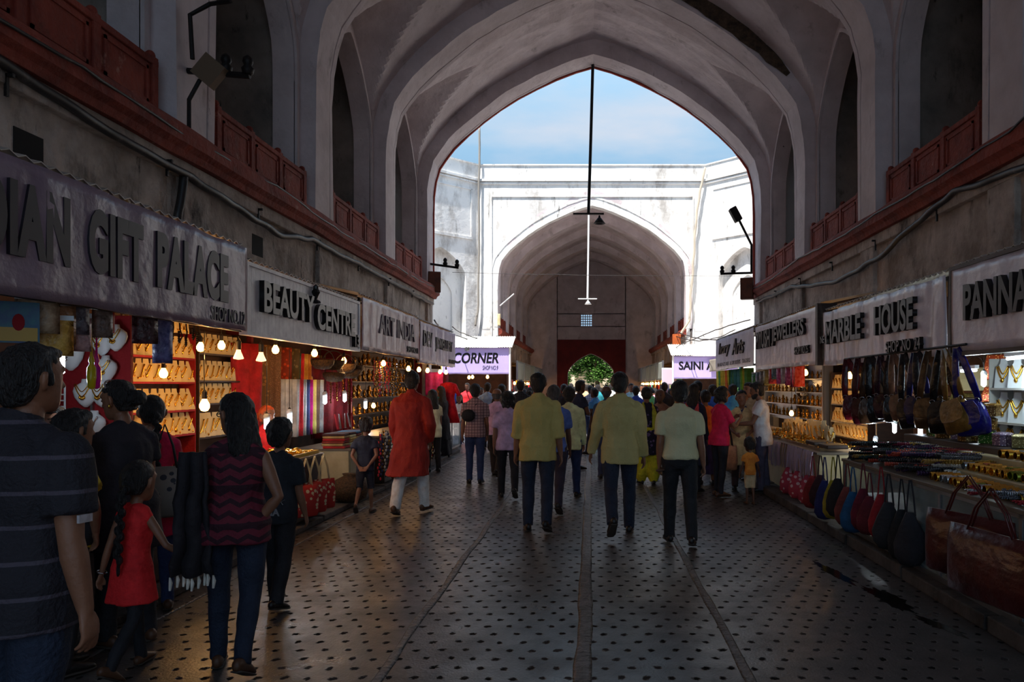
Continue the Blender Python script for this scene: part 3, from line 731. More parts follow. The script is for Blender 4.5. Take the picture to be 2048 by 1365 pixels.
def place(protos, k, loc, rot, label, group=None, scale=None, **kw):
    p = protos[k]
    if p.name in used: return dup(p, loc, rot, label, group, scale, **kw)
    used.add(p.name); p.location = loc; p.rotation_euler = (0, 0, rot) if isinstance(rot, (int, float)) else rot
    if scale: p.scale = scale if not isinstance(scale, (int, float)) else (scale,)*3
    p['label'] = label
    if group: p['group'] = group
    if 'matmap' in kw:
        for ch in TREE.get(p.name, []):
            for kk, m in kw['matmap'].items():
                if ch.name.split('.')[0] == kk: ch.material_slots[0].link = 'OBJECT'; ch.material_slots[0].material = m
    return p
def shelf_unit(label, side, y0, y1, d, zs, dep=.16, m=wood, back=None, ends=True):
    t = thing('display_shelf', label, 'shelf', Wd(side, (y0+y1)/2, d, 0), RZ[side]); w = y1-y0
    for z in zs:
        mb = MB(); mb.box(-w/2, w/2, -.02, dep, z-.02, z); mb.build('board', m, t)
    mb = MB(); zt = max(zs)+.27; mb.box(-w/2, w/2, dep, dep+.015, min(zs)-.1, zt); mb.build('back_panel', back or m, t)
    for a in (-w/2-.015, w/2):
        mb = MB(); mb.box(a, a+.015, -.02, dep+.015, 0, zt); mb.build('upright', m, t)
    return t
warmback = mat('shelf_back_brown', (70, 42, 22), .7)
rows_u1 = (1.87, 1.61, 1.31, 1.05); rows_u2 = (1.94, 1.63, 1.37, .99)
shelf_unit('red edged shelf unit full of gold necklaces under the nearest left banner', 'left', 6.98, 8.28, 4.38, rows_u1, m=redcloth, back=warmback)
shelf_unit('dark shelf unit of gold necklaces beside the hanging scarves', 'left', 8.34, 9.46, 4.36, rows_u2, back=warmback)
for (ya, yb, d, rows, nm, cnt) in ((7.05, 8.24, 4.38, rows_u1, 'red edged', 10), (8.4, 9.42, 4.36, rows_u2, 'dark', 9)):
    for ri, z in enumerate(rows):
        for i in range(cnt):
            u = ya+(yb-ya)*i/(cnt-1); k = random.choice((0, 0, 1, 1, 2))
            sc = 1.15 if not (nm == 'dark' and ri == 3) else 1.35
            place(card_p, k, Wd('left', u, d+.02+.01*random.random(), z), pi/2-R(52+random.uniform(-9, 9)), 'gold necklace on cream card, %s shelf from top of the %s unit' % (ORD[ri], nm), 'necklace cards on the %s shelf of the %s unit' % (ORD[ri], nm), sc)
# right hand gold necklace shelf under the MARBLE HOUSE banner, seen far inside
rr_ = (1.53, 1.26, .97, .73)
shelf_unit('tiered shelf of gold necklaces deep inside the right stalls', 'right', 11.3, 13.0, 4.2, rr_, back=warmback)
for ri, z in enumerate(rr_):
    for i in range(11):
        u = 11.38+1.55*i/10
        place(card_p, random.choice((0, 1, 2)), Wd('right', u, 4.22, z), -pi/2+R(50+random.uniform(-9, 9)), 'gold necklace on cream card on the %s tier of the deep right shelf' % ORD[ri], 'necklace cards on tier %s of the deep right shelf' % ORD[ri], 1.15)
# white cards in the PANNA stall
shelf_unit('white shelf of necklace cards at the right edge of the picture', 'right', 5.9, 7.0, 3.75, (1.55, 1.24, .98), m=mat('white_shelf', (205, 204, 200), .5), dep=.2)
for ri, z in enumerate((1.55, 1.24, .98)):
    for i in range(5):
        place(card_p, 3, Wd('right', 6.0+.22*i, 3.78, z), -pi/2+R(45), 'white necklace card on the %s board of the white right hand shelf' % ORD[ri], 'white cards on board %s of the white shelf' % ORD[ri], 1.35)

# busts on the red board
def make_bust(k):
    t = thing('necklace_bust', 'x', 'necklace bust'); mb = MB(); rings = []
    for z, rx, ry in ((0, .012, .01), (.03, .05, .035), (.08, .085, .055), (.13, .1, .06), (.165, .092, .055), (.19, .06, .045), (.205, .035, .035), (.235, .03, .03)):
        rings.append([V((rx*cos(2*pi*i/20), ry*sin(2*pi*i/20)*(1 if sin(2*pi*i/20) < 0 else .3), z)) for i in range(20)])
    mb.loft(rings); mb.build('form', whitecard, t, smooth=True)
    nk = MB()
    cv = lambda x: -.058*math.sqrt(max(0, 1-(x/.105)**2))
    nk.tube(necklace_pts(.062, .1, -.006, .19, 17, 1.7, cv), .005, 6)
    if k: nk.tube(necklace_pts(.05, .065, -.006, .195, 17, 1.7, cv), .004, 6)
    for i in range(5): nk.ball((-.02+.01*i, -.062, .085-.012*cos((i-2)*.7)), .007, .005, .014, 6, 4)
    nk.build('necklace', gold if k else silver, t, smooth=True); return t
bust_p = [make_bust(0), make_bust(1)]
mb = MB(); mb.box(-4.6, -3.86, 6.3, 6.34, .3, 2.16); o = mb.build('display_board', redcloth, bevel=.004); tag(o, 'upright red velvet board behind the white necklace busts', 'display board')
mb = MB(); mb.box(-4.18, -4.16, 6.27, 6.3, .8, 2.15); o = mb.build('mounting_strip', alum); tag(o, 'thin metal strip running up the red velvet board', 'strip')
for i, (px, py, k, sc) in enumerate(((141, 690, 0, .95), (142, 742, 0, 1.2), (205, 712, 1, 1), (212, 765, 1, .95), (232, 703, 1, .95), (172, 815, 1, 1.0), (205, 815, 1, 1), (120, 870, 1, 1), (160, 880, 1, 1), (190, 878, 0, 1))):
    p = at(px, py, 6.25); place(bust_p, k, (p.x, p.y, p.z), R(random.uniform(-8, 8)), '%s necklace bust counted along the red velvet board from upper left' % ORD[i], 'white busts on the red board', sc)
# small white lattice card rack beside it
t = thing('card_rack', 'white wire rack with small earring cards on the red board', 'rack', at(120, 850, 6.2)); mb = MB()
for i in range(6): mb.tube([(-.1, 0, .05*i), (.04, 0, .05*i)], .006, 6)
mb.tube([(.04, 0, -.05), (.04, 0, .32)], .008, 6); mb.build('frame', whitecard, t)
for i in range(4):
    mb = MB(); mb.box(-.09, .0, -.012, -.008, .055*i+.01, .055*i+.05); mb.build('card', gold if i % 2 else creamcard, t)

# bulbs
def make_bulb(kind):
    t = thing('hanging_bulb' if kind != 2 else 'tube_light', 'x', 'light bulb')
    if kind == 0:
        mb = MB(); mb.lathe([(.003, -.075), (.02, -.07), (.031, -.05), (.031, -.03), (.018, -.005), (.012, .01)], n=12); mb.build('glass', bulb_g, t, smooth=True)
    elif kind == 1:
        mb = MB()
        for a in range(3):
            x, y = .016*cos(a*2.1), .016*sin(a*2.1); mb.tube([(x, y, .01), (x, y, -.07), (x*.2, y*.2, -.08), (-x*.6, -y*.6, -.07), (-x*.6, -y*.6, .01)], .007, 6)
        mb.build('glass', cfl_g, t, smooth=True)
        mb = MB(); mb.lathe([(.024, .005), (.026, .03), (.016, .05), (.004, .055)], n=12); mb.build('ballast', whitecard, t, smooth=True)
    elif kind == 3:
        mb = MB(); mb.lathe([(.002, -.06), (.028, -.055), (.03, -.05), (.014, -.01), (.012, .01)], n=12); mb.build('glass', bulb_d, t, smooth=True)
    mb = MB(); mb.lathe([(.0135, .0), (.015, .01), (.015, .05), (.008, .06), (.004, .065)], n=10); mb.build('socket', socket, t)
    return t
bulb_p = {k: make_bulb(k) for k in (0, 1, 3)}
BN = [0]
def bulb(kind, px, py, d, cord_to, label, sc=1.0, power=None, dirn=1):
    """d: distance from the centre line of the passage (negative on the left)"""
    p = atX(px, py, d); BN[0] += 1
    b = place(bulb_p, kind, p, random.uniform(0, 3), label, None, sc)
    mb = MB(); zt = cord_to; mb.tube([(0, 0, .06), (.004, 0, (zt-p.z)/sc*.5), (0, 0, max(.08, (zt-p.z)/sc))], .003, 5); mb.build('cord', socket, b)
    pw = .34*(power if power is not None else 3)
    if pw:
        l = bpy.data.lights.new('bulb_light', 'POINT'); l.energy = pw; l.color = (1, .56, .2) if kind != 1 else (.82, .93, 1); l.shadow_soft_size = .03
        lo = bpy.data.objects.new('bulb_light', l); C.objects.link(lo); lo.location = p+V((.05 if d < 0 else -.05, 0, -.12*sc))
    return b
for i, a in enumerate(((401, 686, -3.75), (443, 683, -3.75), (327, 738, -3.9), (409, 800, -3.7))):
    bulb(0, *a, 2.1, ['warm bulb below the banner left of its twin', 'warm bulb below the banner right end, by the reflector lamps', 'warm bulb in front of the red edged necklace shelves', 'large glowing bulb low in front of the dark necklace shelves'][i], 1.5 if i == 3 else 1.15, 7)
for i, a in enumerate(((477, 700, -3.6), (522, 705, -3.5))):
    bulb(3, *a, 2.06, 'unlit reflector lamp under the BEAUTY CENTRE board, %s of two' % ORD[i], 1.7, 0)
for i, a in enumerate(((551, 692, -3.5), (629, 700, -3.5), (688, 716, -3.6), (767, 722, -3.4), (747, 807, -3.9))):
    bulb(0, *a, 2.06, ['bright warm bulb under the middle of the BEAUTY CENTRE board', 'warm bulb right of the hanging scarves', 'starry warm bulb in front of the round baskets', 'warm bulb under the ART INDIA banner', 'warm bulb low among the brass figurines'][i], 1.2, 6)
for i, a in enumerate(((650, 793, -3.8), (689, 790, -3.9), (731, 805, -3.9), (579, 830, -3.6), (533, 840, -3.6))):
    bulb(1, *a, 2.0, ['white lamp hanging by the dark red curtain', 'white lamp left of the doorway baskets', 'small white lamp beside the small boy', 'white lamp above the gold tray', 'yellowish lamp behind the boy with the lettered shirt'][i], 1.35, 4)
for i, a in enumerate(((817, 733), (838, 735), (855, 737), (880, 740), (892, 741))):
    bulb(0, *a, -3.45, 1.98, '%s small warm bulb from the left under the far left banners' % ORD[i], 1.3, 3)
for i, a in enumerate(((1486, 757, 3.6), (1504, 753, 3.6), (1611, 740, 3.5), (1700, 745, 3.7), (1648, 853, 3.6), (1583, 822, 3.7))):
    bulb(0, *a, 2.0, ['warm bulb under the script banner, left one', 'warm bulb under the script banner, right one', 'warm bulb behind the red packet', 'warm bulb above the deep right necklace shelf', 'starry warm bulb low on the gold trinket counter', 'warm bulb among the little bells'][i], 1.3, 10)
for i, a in enumerate(((1751, 882, 3.5), (1789, 850, 3.5), (1841, 852, 3.5), (1968, 754, 3.8))):
    bulb(1, *a, 1.95, ['yellowish lamp lowest under the hanging leather bags', 'yellowish lamp under the middle leather bags', 'bluish white lamp under the blue leather bag', 'yellowish lamp beside the tube light'][i], 1.15, 13)
p = atX(132, 718, -3.9); bulb(1, 118, 715, -3.9, 2.0, 'cold white lamp beside the head of the nearest man', 1.6, 3)
def tube_light(px, py, d, L_, label):
    p = atX(px, py, d); t = thing('tube_light', label, 'tube light', p, R(78))
    mb = MB(); mb.tube([(-L_/2, 0, 0), (L_/2, 0, 0)], .013, 8); mb.build('tube', cfl_g, t); mb = MB(); mb.box(-L_/2-.03, L_/2+.03, -.02, .02, .016, .05); mb.build('housing', whitecard, t)
    l = bpy.data.lights.new('tube_glow', 'POINT'); l.energy = 2.2; l.color = (.8, 1, 1); l.shadow_soft_size = .05; lo = bpy.data.objects.new('tube_glow', l); C.objects.link(lo); lo.location = p+V((0, 0, -.1))
tube_light(1937, 742, 3.75, .5, 'cold white tube light behind the leather bags')
tube_light(2035, 716, 3.6, .5, 'tube light under the PANNA banner at the picture edge')

# hanging scarves
def scarf(label, group, side, u, d, ztop, w, h, m, yaw=0, folds=5):
    t = MB(); s_ = random.random()*9
    def fn(i, j): return (w*(i-.5)*(1-.1*j), .025*sin(i*folds*pi+s_)*(.5+.5*j)+.01*noise.noise(V((i*3, j*4, s_))), -h*j)
    t.grid(fn, 14, 6); o = t.build('hanging_scarf', m, smooth=True, recalc=False); md = o.modifiers.new('s', 'SOLIDIFY'); md.thickness = .02
    o.location = Wd(side, u, d, ztop); o.rotation_euler = (0, 0, RZ[side]+yaw); return tag(o, label, 'scarf', group)
def cm(r, g, b, pat=None, c2=None, nm=None):
    return mat(nm or 'fabric_%d_%d_%d%s' % (r, g, b, pat or ''), (r, g, b), .8, pat=pat, col2=c2 or (min(255, r*1.3+10), min(255, g*1.3+10), min(255, b*1.3+10)), ns=7, bump=.4, bs=40)
# long textiles behind: px from 490 to 590, then scarves in two tiers
for i, (px, col, pat, nm) in enumerate(((492, (150, 14, 18), None, 'plain red'), (508, (120, 82, 40), 'floral', 'brown flowered'), (533, (140, 100, 70), 'mirror', 'tan mirror worked'), (554, (178, 62, 24), 'floral', 'orange'), (572, (130, 104, 60), 'floral', 'olive gold'))):
    p = atX(px, 700, -4.3); scarf('%s long textile hanging beside the dark necklace shelves' % nm, None, 'left', p.y, 4.3, 2.1, .42, 1.15, cm(*col, pat), R(-35))
sc_cols = [(210, 205, 196), (40, 80, 70), (190, 30, 40), (212, 150, 60), (198, 120, 50), (226, 170, 96), (200, 92, 40), (120, 100, 60)]
sc_nm = ['white', 'green', 'red', 'amber', 'tan', 'yellow', 'orange', 'brown']
for i, c_ in enumerate(sc_cols):
    p = atX(578+i*7.2, 700, -4.35); scarf('%s scarf in the upper tier of hanging scarves' % sc_nm[i], None, 'left', p.y, 4.35, 2.05, .26, .75, cm(*c_), R(-40))
sc_cols2 = [(205, 205, 205), (196, 196, 200), (206, 50, 60), (180, 190, 192), (60, 66, 110), (170, 20, 110), (226, 190, 110), (110, 90, 80), (170, 180, 200)]
sc_nm2 = ['white', 'pale grey', 'red checked', 'silver', 'navy', 'magenta', 'cream yellow', 'brown', 'icy blue']
for i, c_ in enumerate(sc_cols2):
    p = atX(576+i*6.7, 760, -4.15); scarf('%s scarf in the lower tier of hanging scarves' % sc_nm2[i], None, 'left', p.y, 4.15, 1.66, .26, .8, cm(*c_), R(-40))
for i, (px, nm) in enumerate(((643, 'left'), (660, 'middle'), (672, 'right'))):
    p = atX(px, 740, -4.2); scarf('dark red curtain behind the white lamps, %s one' % nm, None, 'left', p.y, 4.2, 2.0, .5, 1.25, cm(100, 10, 22), R(-30))
for i, (px, py, c_, nm, h) in enumerate(((868, 745, (150, 20, 100), 'magenta', .55), (880, 747, (110, 24, 30), 'maroon', .55), (872, 775, (20, 110, 80), 'green', .5), (890, 770, (20, 90, 70), 'dark green', .5))):
    p = atX(px, py, -3.75); scarf('%s cloth hanging under the far left banner' % nm, None, 'left', p.y, 3.75, p.z, .5, h, cm(*c_), R(-45))
# round baskets hung in the doorway
def make_basket():
    t = thing('round_basket', 'x', 'basket'); mb = MB(); mb.lathe([(.02, -.12), (.1, -.11), (.15, -.05), (.16, 0), (.145, .02), (.14, 0), (.09, -.09), (.01, -.1)], n=18); mb.build('bowl', mat('cane', (110, 78, 44), .7, col2=(60, 40, 22), ns=40, bump=1, bs=60), t, smooth=True)
    mb = MB(); mb.tube([(.15*cos(a), 0, .16*sin(a)) for a in [pi*i/10 for i in range(11)]], .008, 6); mb.build('handle', wood, t); return t
bk = [make_basket()]
for i, (px, py) in enumerate(((645, 722), (667, 724), (690, 730), (706, 733), (668, 748), (700, 742))):
    place(bk, 0, atX(px, py, -3.7), random.random()*3, '%s cane basket from the left hanging at the doorway' % ORD[i], 'cane baskets in the doorway', 1.0)
for i in range(9):
    p = atX(655+i*6, 740+random.uniform(0, 25), -4.0); mb = MB(); q = [(0, 0, 0), (.01, 0, -.2), (0, .01, -.42)]
    mb.tube(q, .006, 5); 
    for z in range(10): mb.ball((.006*(z % 2), 0, -.05-.04*z), .014, .014, .014, 6, 4)
    o = mb.build('bead_string', brass if i % 2 else cm(120, 20, 40)); o.location = p; tag(o, 'string of beads hanging by the white lamps', 'bead string', 'bead strings by the white lamps')

# folded cloths in stacks on the cream cabinet
def slab(name, w, d, h, m, loc, rz, label, cat, group=None, bev=.012):
    mb = MB(); mb.box(-w/2, w/2, -d/2, d/2, 0, h); o = mb.build(name, m, bevel=bev); o.location = loc; o.rotation_euler = (0, 0, rz); return tag(o, label, cat, group)
fc = [(150, 24, 26), (196, 160, 90), (160, 130, 80), (210, 196, 150), (120, 40, 30), (180, 140, 70)]
for cx in range(4):
    for k in range(6):
        c_ = fc[(k*2+cx) % 6] if k < 5 else (40, 90, 130) if cx == 2 else (60, 30, 30)
        slab('folded_cloth', .24, .3, .032, cm(*c_), Wd('left', 10.22+cx*.27, 3.45+.02*random.random(), .72+k*.034), RZ['left']+random.uniform(-.06, .06), 'folded cloth, %s from the bottom in the %s stack on the cream cabinet' % (ORD[k], ORD[cx]), 'folded cloth', 'folded cloth stacks on the cream cabinet')
# tasselled fans / incense bundles
for i in range(7):
    p = atX(676+i*5, 845, -3.7); mb = MB(); mb.tube([(0, 0, 0), (random.uniform(-.05, .05), 0, .22)], [.018, .012], 6); o = mb.build('pen_packet', silver if i % 2 else redcloth); o.location = (p.x, p.y, .93); tag(o, 'narrow glittering packet standing behind the folded cloths', 'packet', 'packets behind the folded cloths')
# gold tray jewellery on the small table
tray_m = mat('yellow_tray', (210, 170, 60), .6)
def tray(label, side, y0, y1, d0, d1, z, m=tray_m):
    t = thing('display_tray', label, 'tray', Wd(side, (y0+y1)/2, (d0+d1)/2, z), RZ[side]); w, D = y1-y0, d1-d0
    mb = MB(); mb.box(-w/2, w/2, -D/2, D/2, 0, .012); mb.build('base', m, t); mb = MB()
    for a in (-1, 1): mb.box(-w/2, w/2, a*D/2-.008, a*D/2+.008, 0, .035); mb.box(a*w/2-.008, a*w/2+.008, -D/2, D/2, 0, .035)
    mb.build('rim', m, t); return t
tray('yellow lined tray on the small table by the red patterned totes', 'left', 8.02, 8.83, 3.2, 3.75, .78)
tray('yellow lined jewellery tray on the nearest left counter', 'left', 5.6, 7.2, 3.32, 3.8, .84)
tray('gold lit tray on the cream trinket cabinet', 'right', 9.3, 12.9, 2.85, 3.36, .76, woodl)
def make_trinket(k):
    mb = MB()
    if k == 0: mb.tube([(.035*cos(a), .035*sin(a), .008) for a in [2*pi*i/14 for i in range(14)]], .007, 6, closed=True)
    elif k == 1:
        for i in range(3): mb.tube([(.03*cos(a)+.004*i, .03*sin(a), .006+.011*i) for a in [2*pi*j/12 for j in range(12)]], .0055, 5, closed=True)
    elif k == 2: mb.lathe([(.02, 0), (.024, .004), (.01, .012), (.014, .03), (.02, .045), (.008, .055), (.012, .065), (.002, .08)], n=8)
    else:
        mb.tube([(.04*sin(i*.9), .035*cos(i*1.3), .006+.002*i) for i in range(12)], .006, 5)
    o = mb.build(['gold_ring', 'bangle_set', 'brass_figurine', 'gold_chain'][k], gold if k != 2 else brass, smooth=True); return tag(o, 'x', ['ring', 'bangles', 'figurine', 'chain'][k])
trk = [make_trinket(k) for k in range(4)]
def scatter(n, side, y0, y1, d0, d1, z, label, group, ks=(0, 1, 3), sc=(1, 1.5)):
    for i in range(n):
        k = random.choice(ks)
        place(trk, k, Wd(side, random.uniform(y0, y1), random.uniform(d0, d1), z), (random.uniform(-.3, .3), random.uniform(-.3, .3), random.uniform(0, 6)), label % ['gold ring', 'gold bangle set', 'brass figurine', 'gold chain'][k], group, random.uniform(*sc))
scatter(55, 'left', 8.08, 8.78, 3.24, 3.72, .795, '%s in the yellow tray on the small table', 'jewellery in the tray on the small table')
scatter(60, 'left', 5.66, 7.15, 3.36, 3.76, .855, '%s in the yellow tray on the nearest left counter', 'jewellery in the near left tray')
scatter(120, 'right', 9.35, 12.85, 2.88, 3.32, .775, '%s heaped on the gold lit trinket cabinet', 'trinkets on the cream cabinet', (0, 1, 2, 3), (1, 1.7))
# brass figurines on dark shelves, far left and far right
shelf_unit('shelf of brass figurines under the ART INDIA banner', 'left', 13.0, 17.8, 4.2, (1.95, 1.65, 1.35, 1.05, .8))
for ri, z in enumerate((1.95, 1.65, 1.35, 1.05, .8)):
    for i in range(16):
        place(trk, 2, Wd('left', 13.1+.3*i+random.uniform(-.05, .05), 4.22, z), random.random()*6, 'brass figurine on the %s board of the shelf under the ART INDIA banner' % ORD[ri], 'figurines on board %s under the ART INDIA banner' % ORD[ri], random.uniform(1.8, 3.1))
shelf_unit('shelf of little brass bells and carvings under the PIYUSH banner', 'right', 13.2, 17.5, 4.1, (1.7, 1.45, 1.2, .95), m=alum)
for ri, z in enumerate((1.7, 1.45, 1.2, .95)):
    for i in range(14):
        place(trk, 2, Wd('right', 13.3+.3*i+random.uniform(-.05, .05), 4.12, z), random.random()*6, 'brass carving on the %s board of the shelf under the PIYUSH banner' % ORD[ri], 'carvings on board %s under the PIYUSH banner' % ORD[ri], random.uniform(1.6, 2.6))
# hanging mirror trinkets over the front of the left counter
def make_garland():
    t = thing('trinket_garland', 'x', 'garland'); mb = MB(); mb.tube([(0, 0, 0), (.01, .0, -.3), (0, 0, -.72)], .004, 5); mb.build('string', socket, t)
    mb = MB()
    for i in range(13): mb.ball((.02*random.uniform(-1, 1), .02*random.uniform(-1, 1), -.05-.052*i), .022, .012, .024, 6, 4)
    mb.build('beads', silver, t); return t
gl = [make_garland()]
gm = [silver, brass, cm(170, 30, 50), cm(40, 120, 100), cm(200, 196, 190), cm(40, 44, 90)]
for i in range(44):
    u = 10.9+4.2*i/43; place(gl, 0, Wd('left', u, 3.02+.05*random.random(), .88+.05*random.random()), random.random()*6, 'glittering trinket string hanging over the counter beyond the small boy', 'trinket strings over the left counter', random.uniform(.9, 1.1), matmap={'beads': random.choice(gm)})
for i in range(16):
    p = atX(748+i*3.4, 700+random.uniform(0, 14), -3.45); place(gl, 0, (p.x, p.y, 2.0), random.random()*6, 'glittering string hanging from the ART INDIA banner', 'strings under the ART INDIA banner', random.uniform(.5, .9), matmap={'beads': random.choice(gm[:3])})
# red dress by the court corner
mb = MB(); mb.loft([[V((w*cos(a), .08*sin(a), z)) for a in [2*pi*i/14 for i in range(14)]] for z, w in ((0, .05), (-.03, .16), (-.12, .17), (-.35, .13), (-.5, .16), (-.9, .26))])
for sx in (-1, 1): mb.tube([(sx*.13, 0, -.06), (sx*.24, 0, -.3)], [.05, .045], 8)
o = mb.build('red_dress', cm(200, 16, 34), smooth=True); o.location = at(897, 765, 16.6); tag(o, 'small bright red dress hanging at the end of the left stalls', 'dress')

# ======================= hanging rods, cables, brackets =======================
def rodlamp(label, Y, ytop, ybot, xt, xb, rr, arm, m, lamp, lampoff):
    a, b = at(xt, ytop, Y), at(xb, ybot, Y); t = thing('hanging_rod', label, 'hanging rod', a)
    mb = MB(); mb.tube([V((0, 0, .25)), (b-a)*.5, b-a], rr, 8); mb.build('rod', m, t)
    mb = MB(); mb.box(b.x-a.x-arm, b.x-a.x+arm, -.03, .03, b.z-a.z-.02, b.z-a.z+.02); mb.build('crossbar', m, t)
    c = b-a+V((lampoff, 0, -.04)); mb = MB(); mb.lathe([(.02, 0), (.03, -.05), (.06, -.08), (.15, -.2), (.14, -.2), (.05, -.1)], c, 14); mb.build('lamp_shade', lamp, t, smooth=True)
    return t
rodlamp('long dark rod with crossbar and floodlight hanging from the near court arch', 18.55, 137, 428, 1186, 1177, .038, .38, iron_m, iron_m, .27)
whitem = mat('white_painted_metal', (228, 228, 226), .5)
rodlamp('thin white rod with crossbar hanging from the far tunnel arch', 31.8, 440, 598, 1177.5, 1175, .04, .4, whitem, whitem, .02)
def cable(name, label, pts, r, m, sag=0, kn=0, cat='cable', group=None, n=14):
    P = []
    for a, b in zip(pts, pts[1:]):
        a, b = V(a), V(b)
        for i in range(n):
            f = i/n; p = a.lerp(b, f); p.z -= sag*4*f*(1-f); p += noise.noise_vector(p*2.1)*kn; P.append(p)
    P.append(V(pts[-1])); mb = MB(); mb.tube(P, r, 8); o = mb.build(name, m, smooth=True); return tag(o, label, cat, group)
cabm = mat('black_cable', (38, 34, 34), .45, col2=(90, 84, 80), ns=6, nlo=.55, nhi=.7)
Lx = -3.86
cable('cable_bundle', 'thick black cable bundle sagging under the left red cornice', [(Lx, 2.6, 3.73), (Lx, 4.8, 3.69), (Lx, 6.2, 3.63), (Lx, 7.25, 3.6)]+[(Lx, 8.2, 3.53), (Lx, 9.4, 3.46), (Lx, 10.4, 3.6), (Lx, 13, 3.62), (Lx, 16, 3.6), (Lx, 18.4, 3.58)], .038, cabm, .02, .03)
cable('downpipe', 'black cable dropping behind the INDIAN GIFT PALACE banner', [(Lx-.02, 7.18, 3.62), (Lx-.04, 7.1, 3.2), (Lx-.06, 7.1, 2.93)], .04, cabm, 0, .02)
cable('thin_cable', 'thin cable along the top of the left red cornice', [(-3.74, 2.6, 4.0), (-3.74, 5.5, 3.92), (-3.76, 9, 3.98), (-3.74, 13, 3.9), (-3.76, 18.2, 3.95)], .013, cabm, .05, .03)
Rx_ = 4.04
cable('cable_bundle', 'thick black cable bundle swinging below the right red cornice', [(Rx_, 3.4, 3.66), (Rx_, 5.6, 3.58), (Rx_, 7.2, 3.62), (Rx_, 8.3, 3.74), (Rx_, 9.3, 3.6), (Rx_, 10.6, 3.35), (Rx_, 12.5, 3.3), (Rx_, 15, 3.55), (Rx_, 18.3, 3.62)], .036, cabm, .02, .03)
cable('thin_cable', 'thin cable along the top of the right red cornice', [(3.92, 3, 3.97), (3.92, 6.5, 4.0), (3.9, 10, 3.92), (3.92, 14, 3.97), (3.92, 18.2, 3.9)], .012, cabm, .05, .03)
cable('downpipe', 'thin rusty pipe down the right wall above the MARBLE HOUSE banner', [(4.1, 7.4, 3.66), (4.1, 7.42, 2.9)], .014, iron_m, 0, .01)
for sx, d in ((-1, 3.86), (1, 4.04)):
    for i in range(7):
        y = 5+i*1.9; mb = MB(); mb.box(-.05, .05, -.012, .012, -.012, .012); mb.box(-.01, .01, -.012, .012, -.14, .01); o = mb.build('cable_bracket', iron_m); o.location = (sx*(d+.03), y, 3.64); tag(o, 'rusty bracket under the %s cable bundle' % ('left' if sx < 0 else 'right'), 'bracket', 'cable brackets along the %s wall' % ('left' if sx < 0 else 'right'))
# court wall pipes and wires
cable('drain_pipe', 'grey pipe running down the left side of the far court wall', [(XC-4.78, 31.82, 12.6), (XC-4.8, 31.82, 9), (XC-4.82, 31.82, 5), (XC-4.95, 31.8, 4.1)], .045, mat('grey_pipe', (140, 134, 126), .6), 0, .03)
cable('loose_cable', 'pale cable curving down the right side of the far court wall', [at(1410, 335, 31.8), at(1397, 400, 31.8), at(1390, 470, 31.8), at(1384, 560, 31.8), at(1378, 640, 31.8), at(1362, 668, 31.8)], .05, mat('pale_cable', (190, 178, 160), .7), 0, .04)
for i, (a, b, sg) in enumerate((((912, 672, 29.5), (1030, 690, 31.5), .1), ((905, 655, 28.5), (1000, 672, 31.5), .25), ((1352, 672, 31.5), (1470, 660, 27.5), .3), ((1355, 665, 31.5), (1510, 672, 19), .2), ((1345, 700, 31.5), (1500, 640, 22), -.1), ((868, 640, 18.9), (905, 660, 28.5), .2))):
    cable('overhead_wire', 'dark wire strung across the court above the stalls', [at(*a), at(*b)], .018, cabm, sg, .05, 'wire', 'wires strung across the court')
cable('overhead_wire', 'fine wire spanning the far tunnel arch', [at(905, 545, 31), at(1480, 552, 31)], .008, cabm, .05, .02, 'wire')
orange_m = mat('orange_box_paint', (190, 92, 30), .6, col2=(150, 66, 24), ns=6)
boxwood = mat('brown_box', (120, 66, 40), .6, col2=(84, 44, 28), ns=6)
def mbox(name, label, loc, sx, sy, sz, m, rz=0, cat='junction box'):
    t = thing(name, label, cat, loc, rz); mb = MB(); mb.box(-sx/2, sx/2, -sy/2, sy/2, -sz/2, sz/2); mb.build('casing', m, t, bevel=.01)
    mb = MB(); mb.box(-sx/2+.03, sx/2-.03, -sy/2-.012, -sy/2, -sz/2+.03, sz/2-.03); mb.build('cover', m, t); return t
mbox('junction_box', 'tilted brown box on the left pier at the court', at(868, 565, 18.2), .3, .2, .5, boxwood, R(20))
mbox('junction_box', 'brown metal box on the right pier at the court', at(1494, 578, 18.2), .3, .2, .52, boxwood, R(-20))
mbox('junction_box', 'bright orange box on the right of the far tunnel mouth', at(1353, 682, 31.6), .34, .2, .55, orange_m)
mbox('junction_box', 'small cream box at the left of the far tunnel mouth', at(998, 640, 31.7), .12, .1, .5, creamcard)
def crossarm(label, a, b, ins):
    a, b = V(a), V(b); t = thing('insulator_arm', label, 'insulator arm', a); mb = MB(); mb.tube([V((0, 0, 0)), b-a], .03, 6); mb.build('arm', iron_m, t)
    for f in ins:
        mb = MB(); mb.lathe([(.02, 0), (.05, .02), (.06, .07), (.035, .1), (.05, .13), (.045, .17), (.01, .2)], (b-a)*f, 12); mb.build('insulator', iron_m, t, smooth=True)
    return t
crossarm('insulator arm reaching out from the left pier at the court', at(858, 528, 18.3), at(917, 536, 18.3), (.55, .95))
crossarm('insulator arm reaching out from the right pier at the court', at(1505, 546, 18.3), at(1441, 548, 18.3), (.6, .95))
t = crossarm('iron arm with two insulators on the big left pier', at(350, 140, 7.3), at(500, 152, 7.3), (.68, .97))
c0 = at(350, 140, 7.3)
M_ = Matrix.Rotation(R(40), 4, 'Y'); mb = MB(); mb.box(-.12, .12, -.05, .05, -.12, .12, M_); o = mb.build('lamp_box', mat('dusty_box', (110, 90, 70), .7), t); o.location = at(420, 143, 7.25)-c0
